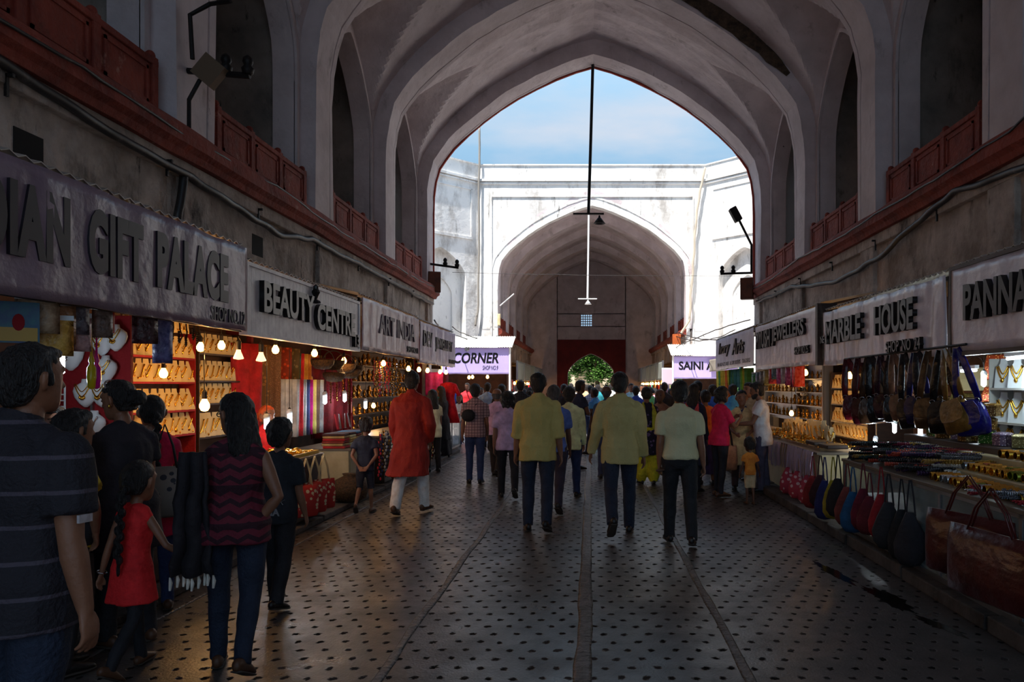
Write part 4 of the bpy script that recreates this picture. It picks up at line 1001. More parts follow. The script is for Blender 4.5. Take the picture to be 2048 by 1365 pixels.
for i, (P, r) in enumerate((([at(400, 160, 7.25), at(378, 200, 7.2), at(378, 255, 7.15)], .02), ([at(385, 118, 7.25), at(380, 30, 7.25), at(420, 8, 7.25), at(462, 2, 7.2)], .022))):
    mb = MB(); mb.tube([p-c0 for p in P], r, 8); mb.build('bracket', iron_m, t)
t = thing('street_lamp', 'black street lamp head on a thin arm by the right pier', 'street lamp', at(1503, 490, 18.2)); o0 = at(1503, 490, 18.2)
mb = MB(); mb.tube([at(1503, 545, 18.2)-o0, V((0, 0, 0)), at(1478, 440, 18.2)-o0], .03, 8); mb.build('arm', iron_m, t)
mb = MB(); Mr = Matrix.Rotation(R(35), 4, 'Y'); mb.box(-.09, .09, -.1, .1, -.2, .16, Matrix.Translation(at(1470, 428, 18.2)-o0) @ Matrix.Rotation(R(-28), 4, 'Y')); mb.build('lamp_head', iron_m, t, bevel=.02)
t = thing('tube_light', 'unlit tube light slanting at the left of the far tunnel mouth', 'tube light', at(1013, 600, 31.5)); mb = MB(); mb.tube([at(1000, 612, 31.5)-at(1013, 600, 31.5), at(1028, 588, 31.5)-at(1013, 600, 31.5)], .025, 8); mb.build('tube', whitem, t)
# wall vents: flat boxes, the shade of the holes painted as near-black colour
for i, (u, s_) in enumerate(((5.3, -1), (8.95, -1))):
    mb = MB(); mb.box(-.02, .006, -.14, .14, -.12, .12); o = mb.build('wall_vent', hole_shade_m); o.location = (-3.97, u, 3.24); tag(o, 'flat dark box painted as the shade of a square vent hole, left wall, %s' % ('nearest' if i == 0 else 'above the BEAUTY CENTRE board'), 'vent')

# ======================= right stall goods =======================
def leather(r, g, b): return mat('leather_%d_%d_%d' % (r, g, b), (r, g, b), .22, col2=(int(r*.6), int(g*.6), int(b*.6)), ns=6, bump=.5, bs=18)
def make_shoulder_bag():
    t = thing('shoulder_bag', 'x', 'shoulder bag'); mb = MB(); rings = []
    for z, w, d, y in ((-.76, .02, .01, 0), (-.755, .13, .03, 0), (-.74, .165, .05, 0), (-.64, .18, .065, 0), (-.52, .15, .055, 0), (-.46, .11, .035, 0), (-.45, .1, .02, 0)):
        rings.append([V((w*(abs(cos(a))**.6)*(1 if cos(a) > 0 else -1), y+d*sin(a), z)) for a in [2*pi*i/20 for i in range(20)]])
    mb.loft(rings); mb.build('body', leather(30, 22, 26), t, smooth=True)
    mb = MB()
    for sx in (-1, 1):
        P = [V((sx*.005, 0, 0)), V((sx*.045, 0, -.12)), V((sx*.085, 0, -.3)), V((sx*.115, 0, -.48))]
        mb.tube(P, [(.006, .035), (.006, .038), (.006, .042), (.006, .03)], 8, ref=(1, 0, 0))
    mb.build('strap', leather(30, 22, 26), t, smooth=True)
    mb = MB()
    for sx in (-1, 1): mb.tube([(sx*.11+.025*cos(a), -.02, -.46+.018*sin(a)) for a in [2*pi*i/10 for i in range(10)]], .004, 5, closed=True)
    mb.build('buckle', silver, t)
    mb = MB(); mb.loft([[V((x*w, -.056-.004*k, z)) for x in (-1, 1)]+[V((x*w, -.05-.004*k, z)) for x in (1, -1)] for k, (z, w) in enumerate(((-.46, .1), (-.52, .14), (-.6, .15), (-.64, .13), (-.655, .02)))]); mb.build('flap', leather(44, 34, 38), t)
    return t
sb = [make_shoulder_bag()]
bagcol = [((110, 24, 34), 'maroon'), ((84, 20, 30), 'dark red'), ((70, 46, 30), 'brown'), ((30, 24, 26), 'black'), ((56, 20, 40), 'plum'), ((40, 28, 24), 'dark brown'), ((130, 90, 70), 'tan trimmed'), ((24, 24, 30), 'shiny black'), ((30, 30, 90), 'navy'), ((46, 40, 44), 'charcoal'), ((90, 60, 34), 'chestnut'), ((26, 22, 22), 'black'), ((150, 110, 50), 'mustard'), ((30, 28, 130), 'bright blue')]
for i, (c_, nm) in enumerate(bagcol):
    u = 9.4-2.75*(i/13)**.85; m_ = leather(*c_)
    place(sb, 0, (3.22+.03*(i % 3), u, 1.9), (R(random.uniform(-6, 6)), R(random.uniform(-14, -2)), -pi/2+R((50 if i < 12 else 8)+random.uniform(-15, 15))), '%s leather shoulder bag, %s from the far end of the hanging row' % (nm, ORD[i] if i < 12 else ['second from the near', 'nearest'][i-12]) if i < 12 else '%s leather shoulder bag at the near end of the hanging row' % nm, 'shoulder bags hanging from the MARBLE HOUSE banner', random.uniform(.92, 1.05), matmap={'body': m_, 'strap': m_, 'flap': m_})
mb = MB(); mb.tube([(3.26, 6.5, 1.93), (3.26, 9.6, 1.91)], .012, 8); o = mb.build('hanging_rail', iron_m); tag(o, 'iron rail the leather shoulder bags hang from', 'rail')

def make_tote(w, h, hd, name='tote_bag'):
    t = thing(name, 'x', 'bag'); mb = MB(); rings = []
    for z, f, d in ((-h, .9, .03), (-h+.02, .97, .05), (-h*.6, 1, .06), (-h*.2, .98, .045), (0, .95, .012)):
        rings.append([V((w/2*f*(abs(cos(a))**.5)*(1 if cos(a) > 0 else -1), d*sin(a)+.008*noise.noise(V((cos(a)*3, z*9, w))), z)) for a in [2*pi*i/24 for i in range(24)]])
    mb.loft(rings); mb.build('body', redcloth, t, smooth=True)
    for y in (-.012, .012):
        mb = MB(); mb.tube([V((-w*.25, y, -.03)), V((-w*.16, y, hd*.5)), V((0, y, hd)), V((w*.16, y, hd*.5)), V((w*.25, y, -.03))], .007, 6); mb.build('handle', redcloth, t, smooth=True)
    return t
def make_pouch():
    t = thing('cloth_pouch', 'x', 'bag'); mb = MB(); rings = []
    for z, f, d in ((-.36, .2, .02), (-.35, .6, .04), (-.3, .95, .06), (-.22, 1.05, .065), (-.12, .8, .05), (-.04, .4, .03), (0, .3, .02)):
        rings.append([V((.1*f*cos(a)+.012*noise.noise(V((cos(a)*3, z*14, 1))), d*sin(a)+.02*noise.noise(V((cos(a)*3, z*9, sin(a)*3))), z)) for a in [2*pi*i/20 for i in range(20)]])
    mb.loft(rings); mb.build('body', redcloth, t, smooth=True)
    for x in (-.012, .016):
        mb = MB(); mb.tube([V((x*2, 0, -.02)), V((x*1.4, .0, .1)), V((x*.4, 0, .22))], .006, 6); mb.build('handle', redcloth, t)
    return t
tt = [make_tote(.3, .36, .3), make_tote(.72, .5, .3), make_pouch()]
rpat = mat('red_block_print', (176, 40, 34), .7, pat='floral', col2=(210, 190, 150))
for i, (u, nm) in enumerate(((8.08, 'nearest'), (8.34, 'middle'), (8.62, 'farthest'))):
    place(tt, 0, (-3.06, u, .5), pi/2-R(40), 'red block printed tote at the small gold table, %s of three' % nm, 'red patterned totes', .95, matmap={'body': rpat, 'handle': creamcard})
oxb = mat('oxblood_leather', (92, 26, 24), .3, col2=(62, 16, 16), ns=4, bump=.8, bs=8)
place(tt, 1, (2.5, 4.95, .72), -pi/2+R(22), 'large oxblood leather tote hanging low in front of the glass counter', None, (1, 1, .85), matmap={'body': oxb, 'handle': oxb})
place(tt, 1, (2.38, 4.45, .7), -pi/2+R(10), 'biggest oxblood leather tote at the right picture edge', None, (1.1, 1, .85), matmap={'body': oxb, 'handle': oxb})
pc = [((150, 20, 26), 'dark red'), ((60, 16, 24), 'maroon'), ((30, 40, 110), 'navy'), ((190, 170, 40), 'yellow printed'), ((30, 26, 30), 'black'), ((150, 60, 50), 'rust striped'), ((20, 90, 140), 'sky blue'), ((120, 14, 44), 'crimson'), ((110, 16, 36), 'wine'), ((170, 18, 28), 'bright red'), ((40, 36, 40), 'charcoal'), ((26, 24, 28), 'jet black'), ((44, 40, 46), 'dark grey')]
for i, (c_, nm) in enumerate(pc):
    u = 8.55-2.6*i/12; m_ = cm(*[int(q*.72) for q in c_], nm='pouch_'+nm.replace(' ', '_'))
    place(tt, 2, (2.54+.02*(i % 2), u, .6+random.uniform(-.06, .03)), -pi/2+R(45+random.uniform(-15, 15)), '%s cloth pouch hanging in front of the right glass counter' % nm, 'cloth pouches before the glass counter', (random.uniform(1.0, 1.3), 1.2, random.uniform(.95, 1.2)), matmap={'body': m_, 'handle': m_})
# bangles, tiers, bead bundles
for i, (d0, d1, z) in enumerate(((2.95, 3.25, .9), (3.25, 3.55, 1.0))):
    slab('display_step', 4.0, d1-d0, z-.82, cream, Wd('right', 5.65, (d0+d1)/2, .82), RZ['right'], 'cream %s step carrying rows of bangles on the glass counter' % ('lower' if i == 0 else 'upper'), 'display step')
def make_bstack():
    t = thing('bangle_stack', 'x', 'bangles'); mb = MB(); R0 = .032
    prof_ = []
    for i in range(9): prof_ += [(R0-.003, i*.01), (R0, i*.01+.005)]
    prof_ += [(R0-.003, .09), (R0-.007, .09), (R0-.007, 0)]
    n = 16; M0 = Matrix.Rotation(pi/2, 4, 'X'); rings = [[M0 @ V((r*cos(2*pi*k/n), r*sin(2*pi*k/n), z-.045)) for k in range(n)] for r, z in prof_]
    mb.loft(rings, closed=True); o = mb.build('bangle_stack', gold, smooth=False); bpy.data.objects.remove(t); return tag(o, 'x', 'bangles')
bs_ = [make_bstack()]
pinkg = mat('pink_gold', (210, 130, 100), .3, 1.0); greeng = mat('green_gold', (150, 160, 60), .3, 1.0)
for row, (d, z, nm) in enumerate(((2.76, .852, 'front row on the counter top'), (2.86, .852, 'second row on the counter top'), (3.02, .932, 'front row on the lower step'), (3.14, .932, 'back row on the lower step'), (3.3, 1.032, 'front row on the upper step'), (3.44, 1.032, 'back row on the upper step'))):
    for i in range(30):
        u = 3.6+.082*i
        if row >= 4: u = 3.9+.082*i*1.25
        if row >= 4 and u > 6.0: continue
        b = place(bs_, 0, Wd('right', u+random.uniform(-.006, .006), d, z), RZ['right']+random.uniform(-.12, .12), 'stack of gold bangles lying in the %s' % nm, 'bangle stacks in the %s' % nm, random.uniform(.92, 1.1))
        if random.random() < .18: b.material_slots[0].link = 'OBJECT'; b.material_slots[0].material = random.choice((pinkg, greeng, silver))
def make_bead_bundle():
    mb = MB()
    for s_ in range(6):
        y0 = (s_-2.5)*.013; zz = .012+.009*(s_ % 3)
        for i in range(17):
            a = i/16*2-1; mb.ball((.14*a, y0+.018*sin(a*4+s_)+.01*noise.noise(V((i*.5, s_*7, 3))), zz+.012*abs(noise.noise(V((i, s_, 2))))), .0095, .0075, .0075, 6, 4)
    o = mb.build('bead_bundle', socket, smooth=True); return tag(o, 'x', 'bead necklaces')
bbp = [make_bead_bundle()]
bcol = [(24, 22, 26), (40, 34, 38), (120, 24, 50), (150, 110, 40), (30, 60, 60), (180, 60, 40), (26, 24, 28), (60, 30, 70), (90, 90, 96), (34, 30, 32)]
for i in range(120):
    lay = i//30; c_ = random.choice(bcol); b = place(bbp, 0, Wd('right', random.uniform(6.05, 7.68), random.uniform(2.72, 3.5 if lay > 1 else 3.15), (.825 if lay < 2 else .93)+.035*(lay % 2)), (0, 0, random.uniform(-.5, .5)+pi), 'bundle of dark glossy bead strands heaped at the far end of the glass counter', 'bead bundles on the glass counter', random.uniform(.95, 1.25))
    b.material_slots[0].link = 'OBJECT'; b.material_slots[0].material = mat('beads_%d_%d' % (c_[0], c_[1]), c_, .12)
for i in range(8):
    b = place(bbp, 0, Wd('right', 6.0+.05*i, 2.95+.03*(i % 3), .84+.02*(i % 3)), (0, 0, random.uniform(0, 3)), 'white bead strands piled beside the bangles', 'white bead strands', 1.0); b.material_slots[0].link = 'OBJECT'; b.material_slots[0].material = mat('beads_white', (214, 212, 208), .25)
for i in range(22):
    b = place(bbp, 0, Wd('right', random.uniform(3.75, 5.3), random.uniform(2.64, 2.72), .83+.02*(i % 3)), (0, 0, random.uniform(0, 3)), 'shiny red and silver bead strands along the near counter edge', 'near edge bead strands', .7); b.material_slots[0].link = 'OBJECT'; b.material_slots[0].material = random.choice((silver, mat('beads_red', (160, 20, 34), .12), mat('beads_pewter', (110, 112, 120), .15, .6)))
mirr = {k: mat('mirror_work_'+k, c_, .35, .4, pat='mirror', col2=c2) for k, c_, c2 in (('green', (60, 110, 40), (220, 220, 160)), ('lilac', (120, 100, 130), (235, 230, 240)), ('gold', (120, 84, 30), (250, 220, 140)), ('orange', (150, 54, 20), (255, 200, 110)), ('olive', (120, 104, 50), (200, 190, 130)))}
slab('display_step', 2.4, .55, .2, wood, Wd('right', 6.8, 3.62, .86), RZ['right'], 'raised step holding the mirror worked boxes', 'display step')
k = 0
for (u, d, z, mk, nm) in ((7.6, 3.5, 1.06, 'green', 'green'), (7.55, 3.5, 1.18, 'green', 'green'), (7.3, 3.45, 1.06, 'gold', 'gold'), (7.1, 3.5, 1.06, 'lilac', 'lilac'), (7.12, 3.5, 1.18, 'lilac', 'lilac'), (7.1, 3.52, 1.3, 'olive', 'olive'), (6.85, 3.45, 1.06, 'gold', 'gold'), (6.6, 3.5, 1.06, 'green', 'green'), (6.62, 3.5, 1.18, 'gold', 'gold'), (6.58, 3.52, 1.3, 'gold', 'gold'), (6.35, 3.5, 1.06, 'lilac', 'lilac'), (6.1, 3.5, 1.06, 'olive', 'olive')):
    t = thing('trinket_box', '%s mirror worked trinket box, %s counted from the far end of the raised step' % (nm, ORD[k]), 'trinket box', Wd('right', u, d, z), random.uniform(-.3, .3)); k += 1
    mb = MB(); mb.lathe([(.03, 0), (.085, .005), (.088, .08), (.08, .085)], n=12 if k % 2 else 4); mb.build('body', mirr[mk], t)
    mb = MB(); mb.lathe([(.09, .085), (.09, .1), (.06, .115), (.01, .12)], n=12 if k % 2 else 4); mb.build('lid', mirr[mk], t)
# handbags on the back shelves
slab('wall_shelf', 2.6, .3, .02, wood, Wd('right', 8.6, 4.35, 1.42), RZ['right'], 'upper wooden wall shelf with handbags behind the leather bags', 'shelf'); slab('wall_shelf', 2.6, .3, .02, wood, Wd('right', 8.6, 4.35, 1.08), RZ['right'], 'lower wooden wall shelf with handbags behind the leather bags', 'shelf')
def handbag(label, loc, rz, w, h, m):
    t = thing('handbag', label, 'handbag', loc, rz); mb = MB(); mb.loft([[V((w/2*f*c, d*s, z)) for c, s in ((-1, -1), (1, -1), (1, 1), (-1, 1))] for z, f, d in ((0, 1, .07), (h*.5, .97, .06), (h, .8, .02))]); mb.build('body', m, t, bevel=.012)
    mb = MB(); mb.tube([(w*.22*cos(a), 0, h+w*.3*sin(a)) for a in [pi*i/10 for i in range(11)]], .009, 6); mb.build('handle', leather(70, 46, 30), t); return t
beige = mat('beige_leather', (200, 180, 130), .4)
for (px, py, d, w, h, m_, l) in ((1950, 782, 4.28, .42, .26, beige, 'beige angular handbag under the tube light'), (1936, 826, 4.28, .42, .22, mirr['olive'], 'studded olive handbag on the lower wall shelf'), (1993, 760, 4.2, .22, .26, mirr['orange'], 'orange mirror worked handbag beside the yellowish lamp'), (1990, 805, 4.2, .24, .16, mirr['orange'], 'small orange mirror worked purse below the lamp'), (1900, 770, 4.3, .3, .3, leather(40, 28, 26), 'dark handbag deep behind the blue leather bag'), (1935, 872, 4.0, .36, .14, beige, 'beige handbag above the mirror worked boxes')):
    p = atX(px, py, d); handbag(l, (p.x, p.y, p.z), -pi/2+R(50), w, h, m_)
# PIYUSH stall: packets, ribbons, fan
def packet(label, p, w, h, m, rz=0, top=None, group=None):
    t = thing('hanging_packet', label, 'packet', p, rz, group); mb = MB(); n = 6; rings = []
    for i in range(n+1):
        z = -h*i/n; d = .02*sin(pi*min(1, (i+.3)/n))+.003; rings.append([V((-w/2, 0, z)), V((-w/4, -d, z)), V((w/4, -d*.9, z)), V((w/2, 0, z)), V((w/4, d, z)), V((-w/4, d, z))])
    mb.loft(rings); mb.build('pouch', m, t, smooth=True)
    mb = MB(); mb.box(-w/2, w/2, -.004, .004, 0, .03); mb.build('header', whitecard, t)
    mb = MB(); mb.tube([(0, 0, .02), (0, 0, (top or .12))], .003, 4); mb.build('string', socket, t); return t
gl_ = lambda r, g, b: mat('foil_%d_%d_%d' % (r, g, b), (r, g, b), .15, col2=(min(255, r+60), min(255, g+60), min(255, b+60)), ns=18, bump=1, bs=20)
for i, (px, py, c_, nm, w, h) in enumerate(((1553, 722, (60, 90, 110), 'blue', .2, .34), (1562, 728, (150, 40, 110), 'magenta', .18, .36), (1572, 722, (130, 120, 140), 'silvery', .2, .4), (1581, 724, (140, 30, 90), 'purple', .2, .4), (1590, 722, (90, 20, 60), 'dark pink', .16, .44), (1598, 722, (230, 50, 20), 'glowing red', .2, .42), (1512, 748, (40, 110, 60), 'green', .2, .3), (1520, 745, (50, 70, 90), 'slate', .2, .3), (1528, 743, (60, 60, 66), 'dark', .2, .3), (1536, 740, (120, 110, 60), 'olive', .2, .3), (1545, 736, (160, 30, 40), 'crimson', .16, .3))):
    p = atX(px, py, 3.4); packet('%s packet hanging under the PIYUSH JEWELLERS banner, right side goods' % nm, p, w, h, gl_(*c_), -pi/2+R(50), max(.1, 1.98-p.z))
for i in range(14):
    p = atX(1440+i*4.5, 748+random.uniform(-4, 6), 3.5); c_ = random.choice(((140, 130, 30), (60, 110, 40), (190, 170, 60), (200, 90, 20), (30, 90, 90)))
    scarf('strip of bright cloth hanging under the script lettered banner', 'cloth strips under the script banner', 'right', p.y, 3.5, 1.96, .25, random.uniform(.35, .75), cm(*c_), R(45), 3)
t = thing('table_fan', 'dusty round fan in the dark recess beyond the red packet', 'fan', atX(1612, 780, 4.1)); mb = MB()
mb.tube([(.2*cos(a), 0, .2*sin(a)) for a in [2*pi*i/24 for i in range(24)]], .008, 6, closed=True)
for k in range(16): mb.tube([(.03*cos(k*pi/8), -.05, .03*sin(k*pi/8)), (.2*cos(k*pi/8), 0, .2*sin(k*pi/8))], .003, 4)
mb.build('cage', silver, t); mb = MB(); mb.ball((0, .06, 0), .06, .08, .06); mb.build('motor', iron_m, t); mb = MB()
for k in range(3):
    a = k*2.1; mb.ball((.09*cos(a), 0, .09*sin(a)), .07, .01, .045, 8, 5)
mb.build('blades', alum, t); mb = MB(); mb.tube([(0, .06, -.05), (0, .06, -.75)], .015, 8); mb.build('stand', iron_m, t)
ribm = mat('lilac_ribbon', (190, 170, 190), .5)
def make_ribbons():
    mb = MB()
    for s_ in range(5): mb.tube([(.0+.02*s_, 0, 0), (.02*s_+.04*(s_-2)*.3, -.02, -.15), (.02*s_+.04*(s_-2)*.5, -.01, -.33)], [(.008, .003)]*3, 5)
    o = mb.build('ribbon_tassel', ribm); return tag(o, 'x', 'ribbon tassel')
rp = [make_ribbons()]
for i in range(18): place(rp, 0, (2.72, 9.15+.16*i*.8, .76), -pi/2+random.uniform(-.4, .4), 'lilac ribbon tassel hanging from the front of the cream trinket cabinet', 'lilac ribbon tassels', random.uniform(.9, 1.2))
pinkp = mat('pink_flower_print', (190, 60, 80), .7, pat='floral', col2=(230, 190, 190))
for i in range(3): place(tt, 2, (2.7, 9.3+.45*i, .46), -pi/2+R(45), 'pink flowered bag hanging low on the cream cabinet, %s of three' % ORD[i], 'pink flowered bags', (1.2, 1.3, 1), matmap={'body': pinkp, 'handle': ribm})
for i, (u, nm) in enumerate(((9.25, 'near'), (9.8, 'far'))):
    slab('open_case', .36, .26, .05, wood, Wd('right', u, 3.0, .8), RZ['right'], '%s open jewellery case with dark lining on the cream cabinet' % nm, 'case')
for i in range(14): place(card_p, i % 3, Wd('right', 10.3+i*.19, 3.3, .775), -pi/2+R(50+random.uniform(-12, 12)), 'cream necklace card standing behind the trinkets on the cream cabinet', 'cards behind the trinkets', random.uniform(1.1, 1.5))

# ======================= left hanging toys and packets =======================
for (px, py, w, h, c_, nm) in ((155, 570, .13, .32, (70, 60, 70), 'dark plastic wrapped toy mask'), (290, 618, .17, .26, (44, 16, 20), 'dark beaded packet'), (325, 634, .14, .36, (70, 70, 120), 'blue silver foil packet'), (75, 600, .22, .2, (150, 120, 90), 'crumpled clear packet beside the picture book'), (125, 612, .14, .24, (150, 100, 60), 'amber lit clear packet'), (165, 636, .1, .22, (170, 130, 130), 'small pinkish clear packet'), (100, 640, .24, .22, (190, 140, 50), 'golden foil packet near the cold lamp'), (205, 617, .12, .2, (90, 70, 60), 'brown boxed toy packet')):
    p = atX(px, py, -3.3); packet(nm+' hanging under the nearest left banner', p, w, h, gl_(*c_), pi/2-R(50), .06)
t = thing('picture_book', 'blue picture book with a red figure under the nearest left banner', 'book', atX(28, 645, -3.35), pi/2-R(50)); mb = MB(); mb.box(-.12, .12, -.01, .01, -.12, .12); mb.build('cover', mat('book_blue', (30, 60, 120), .35, col2=(40, 110, 120), ns=9), t)
mb = MB(); mb.box(-.11, .11, -.014, -.01, -.11, -.03); mb.build('lower_picture', mat('book_ochre', (190, 150, 60), .4), t); mb = MB(); mb.ball((.02, -.014, 0), .03, .004, .05); mb.build('red_figure', redcloth, t)
mb = MB(); mb.box(-.025, .025, -.012, .012, -.17, .17); o = mb.build('red_stick_toy', mat('red_plastic', (200, 50, 20), .25), bevel=.006); o.location = atX(221, 618, -3.3); tag(o, 'upright glossy red plastic strip hanging by the banner edge', 'toy')
for px, c_, nm in ((183, (220, 200, 30), 'yellow'), (193, (220, 30, 170), 'magenta')):
    mb = MB(); mb.lathe([(.006, -.13), (.022, -.12), (.03, -.05), (.028, .02), (.012, .05), (.02, .07), (.008, .12), (.003, .3)], n=10); o = mb.build('skipping_handle', mat('plastic_'+nm, c_, .2), smooth=True); o.location = atX(px, 742, -3.5); tag(o, '%s plastic bottle shaped toy hanging before the white busts' % nm, 'toy')
for i, (px, py) in enumerate(((345, 655), (358, 660), (372, 668), (386, 655), (300, 645), (395, 662))):
    p = atX(px, py, -3.7); mb = MB(); mb.tube([(0, 0, .1), (.01, 0, 0), (.03*(i % 2), 0, -.06), (0, 0, -.12)], .007, 6)
    for z in range(5): mb.ball((0, 0, -.02*z-.02), .014, .014, .012, 6, 4)
    o = mb.build('dark_bead_loop', socket); o.location = p; tag(o, 'dark bead loop hanging above the red edged shelves', 'bead loop', 'bead loops above the shelves')
for i in range(9):
    p = at(258+i*9, 648, 6.9); place(card_p, i % 3, Wd('left', 7.1+i*.12, 4.36, 2.13), pi/2-R(45), 'cream necklace card on top of the red edged shelf unit', 'cards on top of the red edged unit', 1.0)
slab('round_pot', .01, .01, .01, brass, (0, 0, -5), 0, '', 'x') if False else None
mb = MB(); mb.lathe([(.1, 0), (.2, .05), (.24, .16), (.2, .28), (.08, .34), (.1, .37)], n=20); o = mb.build('wicker_pot', mat('cane', (110, 78, 44)), smooth=True); o.location = (-3.12, 9.75, .06); tag(o, 'bulging dark wicker pot on the floor by the cream cabinet', 'pot')

# ======================= court booths and far tunnel stalls =======================
goods_cols = [(190, 40, 40), (220, 170, 60), (40, 110, 120), (160, 30, 100), (230, 220, 200), (60, 80, 140), (200, 100, 40), (70, 120, 60), (120, 40, 60), (210, 190, 150)]
def booth(x0, x1, Y, depth, zt, nm, face=0):
    t = thing('market_booth', 'open market booth under the %s sign' % nm, 'booth', ((x0+x1)/2, Y, 0)); w = x1-x0
    mb = MB(); mb.box(-w/2, w/2, depth, depth+.05, 0, zt); mb.box(-w/2, -w/2+.05, .1, depth, 0, zt); mb.box(w/2-.05, w/2, .1, depth, 0, zt); mb.build('walls', shopw, t)
    mb = MB(); mb.box(-w/2, w/2, .0, .6, 0, .8); mb.build('counter', cream, t)
    mb = MB(); mb.box(-w/2, w/2, .05, depth, zt-.06, zt-.02); mb.build('ceiling_board', shopc, t)
    for i in range(int(w/.24)):
        c_ = random.choice(goods_cols); mb = MB(); xx = -w/2+.15+i*.24; h = random.uniform(.35, .8); s_ = random.random()*9
        def fn(a, b): return (xx+.2*(a-.5), .15+.03*sin(a*9+s_)+.0*b, zt-.1-h*b)
        mb.grid(fn, 8, 3); o = mb.build('hanging_goods', cm(*c_), t, smooth=True, recalc=False); o.modifiers.new('s', 'SOLIDIFY').thickness = .03
    for i in range(int(w/.13)):
        mb = MB(); mb.lathe([(.04, 0), (.06, .03), (.03, .1), (.04, .14), (.005, .18)], n=7); o = mb.build('counter_goods', random.choice((brass, gold, silver, cm(*random.choice(goods_cols)))), t); o.location = (-w/2+.08+i*.13, .15+.2*random.random(), .8)
    return t
booth(-6.6, -3.2, 29.2, 1.4, 2.95, 'CORNER'); booth(3.45, 6.2, 30.2, 1.3, 2.7, 'SAINI')
for side, Y0 in (('left', 19.0), ('right', 20.0)):
    pass
def far_bulb(p, nm):
    b = place(bulb_p, 0, p, 0, nm, None, 1.8); mb = MB(); mb.tube([(0, 0, .06), (0, 0, .15)], .004, 4); mb.build('cord', socket, b)
for i, (px, py, Y) in enumerate(((938, 752, 29.3), (945, 751, 29.3), (975, 751, 29.3))): far_bulb(at(px, py, Y), '%s warm bulb under the CORNER sign' % ORD[i])
s = sign('blank signboard with painted-in lavender skylight just right of the CORNER sign', (-3.72, 31.6, 1.8), 0, .8, .72, sky_tinted, wr=.002); mb = MB(); mb.tube([(-.38, .05, -1.8), (-.38, .05, .7)], .03, 8); mb.build('post', whitem, s)
s = sign('blank pinkish signboard left of the SAINI sign', (3.32, 31.6, 1.6), 0, .6, .72, mat('sign_pink', (214, 196, 214), .5), wr=.002); mb = MB(); mb.tube([(.28, .05, -1.6), (.28, .05, .7)], .03, 8); mb.build('post', whitem, s)
paleglass = mat('milky_sign', (176, 182, 176), .35, col2=(130, 138, 132), ns=2)
for side in ('left', 'right'):
    for k in range(5):
        y0 = 33.0+k*3.4; s = sign('milky unlettered sign panel over the %s stall on the %s of the far tunnel' % (ORD[k], side), Wd(side, y0+1.6, 3.2, 1.85), RZ[side], 3.1, .8, paleglass, wr=.01, frame=alum)
        counter('counter of the %s stall on the %s of the far tunnel' % (ORD[k], side), side, y0, y0+3.2, 3.2, 3.8, .8, random.choice((cream, wood)))
        for i in range(9):
            c_ = random.choice(goods_cols); scarf('coloured cloth hanging in the %s stall on the %s of the far tunnel' % (ORD[k], side), 'cloths in the %s far stall, %s' % (ORD[k], side), side, y0+.2+i*.34, 3.6, 1.85, .3, random.uniform(.4, .8), cm(*c_), R(random.uniform(-30, 30)), 3)
        for i in range(2):
            far_bulb(Wd(side, y0+.8+1.5*i, 3.4, 1.75), '%s warm bulb of the %s stall on the %s of the far tunnel' % (ORD[i], ORD[k], side))
# added fill lights inside the far stalls, without lamp bodies
for side in ('left', 'right'):
    for y in (36, 43):
        l = bpy.data.lights.new('stall_fill', 'POINT'); l.energy = 14; l.color = (1, .7, .4); l.shadow_soft_size = .05; lo = bpy.data.objects.new('stall_fill', l); C.objects.link(lo); lo.location = Wd(side, y, 3.5, 1.6)

# ======================= beyond the portal =======================
leafm = mat('sunlit_leaves', (96, 140, 50), .6, col2=(60, 104, 34), ns=2); barkm = mat('bark', (86, 66, 48), .9)
def tree(label, c, h, rad, nleaf):
    t = thing('leafy_tree', label, 'tree', c); mb = MB(); mb.tube([(0, 0, 0), (.1, 0, h*.35), (-.1, 0, h*.6), (.1, 0, h*.85)], [.22, .17, .12, .05], 8)
    for a in range(6): mb.tube([(0, 0, h*.4+.2*a), (rad*.4*cos(a), rad*.4*sin(a), h*.55+.25*a), (rad*.75*cos(a), rad*.7*sin(a), h*.6+.3*a)], [.09, .06, .02], 6)
    mb.build('trunk', barkm, t); mb = MB(); rr = random.Random(5+int(h*10)); cl = [V((rr.gauss(0, rad*.45), rr.gauss(0, rad*.4), h*.58+rr.gauss(0, h*.15))) for _ in range(26)]
    for i in range(nleaf):
        q = rr.choice(cl)+V((rr.gauss(0, rad*.13), rr.gauss(0, rad*.13), rr.gauss(0, rad*.11))); a, b_ = rr.uniform(0, 6), rr.uniform(-1, 1); s_ = rr.uniform(.07, .15)
        u = V((cos(a), sin(a), b_*.6))*s_; w = V((-sin(a), cos(a), rr.uniform(-.7, .7)))*s_*.55
        mb.add([q-u, q+w, q+u, q-w], [(0, 1, 2, 3)])
    mb.build('foliage', leafm, t, recalc=False); return t
tree('bushy green tree seen through the red portal', (.5, 58, 0), 6.2, 2.6, 16000)
tree('smaller green tree at the left inside the portal view', (-2.2, 66, 0), 4.2, .9, 2500)
bld = mat('sunlit_stone', (214, 196, 168), .8, col2=(190, 168, 140), ns=1.5)
mb = MB()
for i in range(7):
    xc = -13+4.3*i; arch_wall(mb, xc, 1.5, 2.0, 1.9, 0, xc-2.15, xc+2.15, 5.6, 82, 83)
mb.box(-15.5, 15.5, 82.9, 83.1, 0, 5.5)
mb.box(-15.5, 15.5, 81.9, 83.2, 5.6, 5.8); o = mb.build('arcade_building', bld); tag(o, 'sunlit pale arcade building beyond the red portal', 'building')
mb = MB(); mb.box(-15.5, 15.5, 82.2, 83, 5.8, 6.6); o = mb.build('roof_parapet', red_m); tag(o, 'red band along the top of the sunlit arcade building', 'parapet')

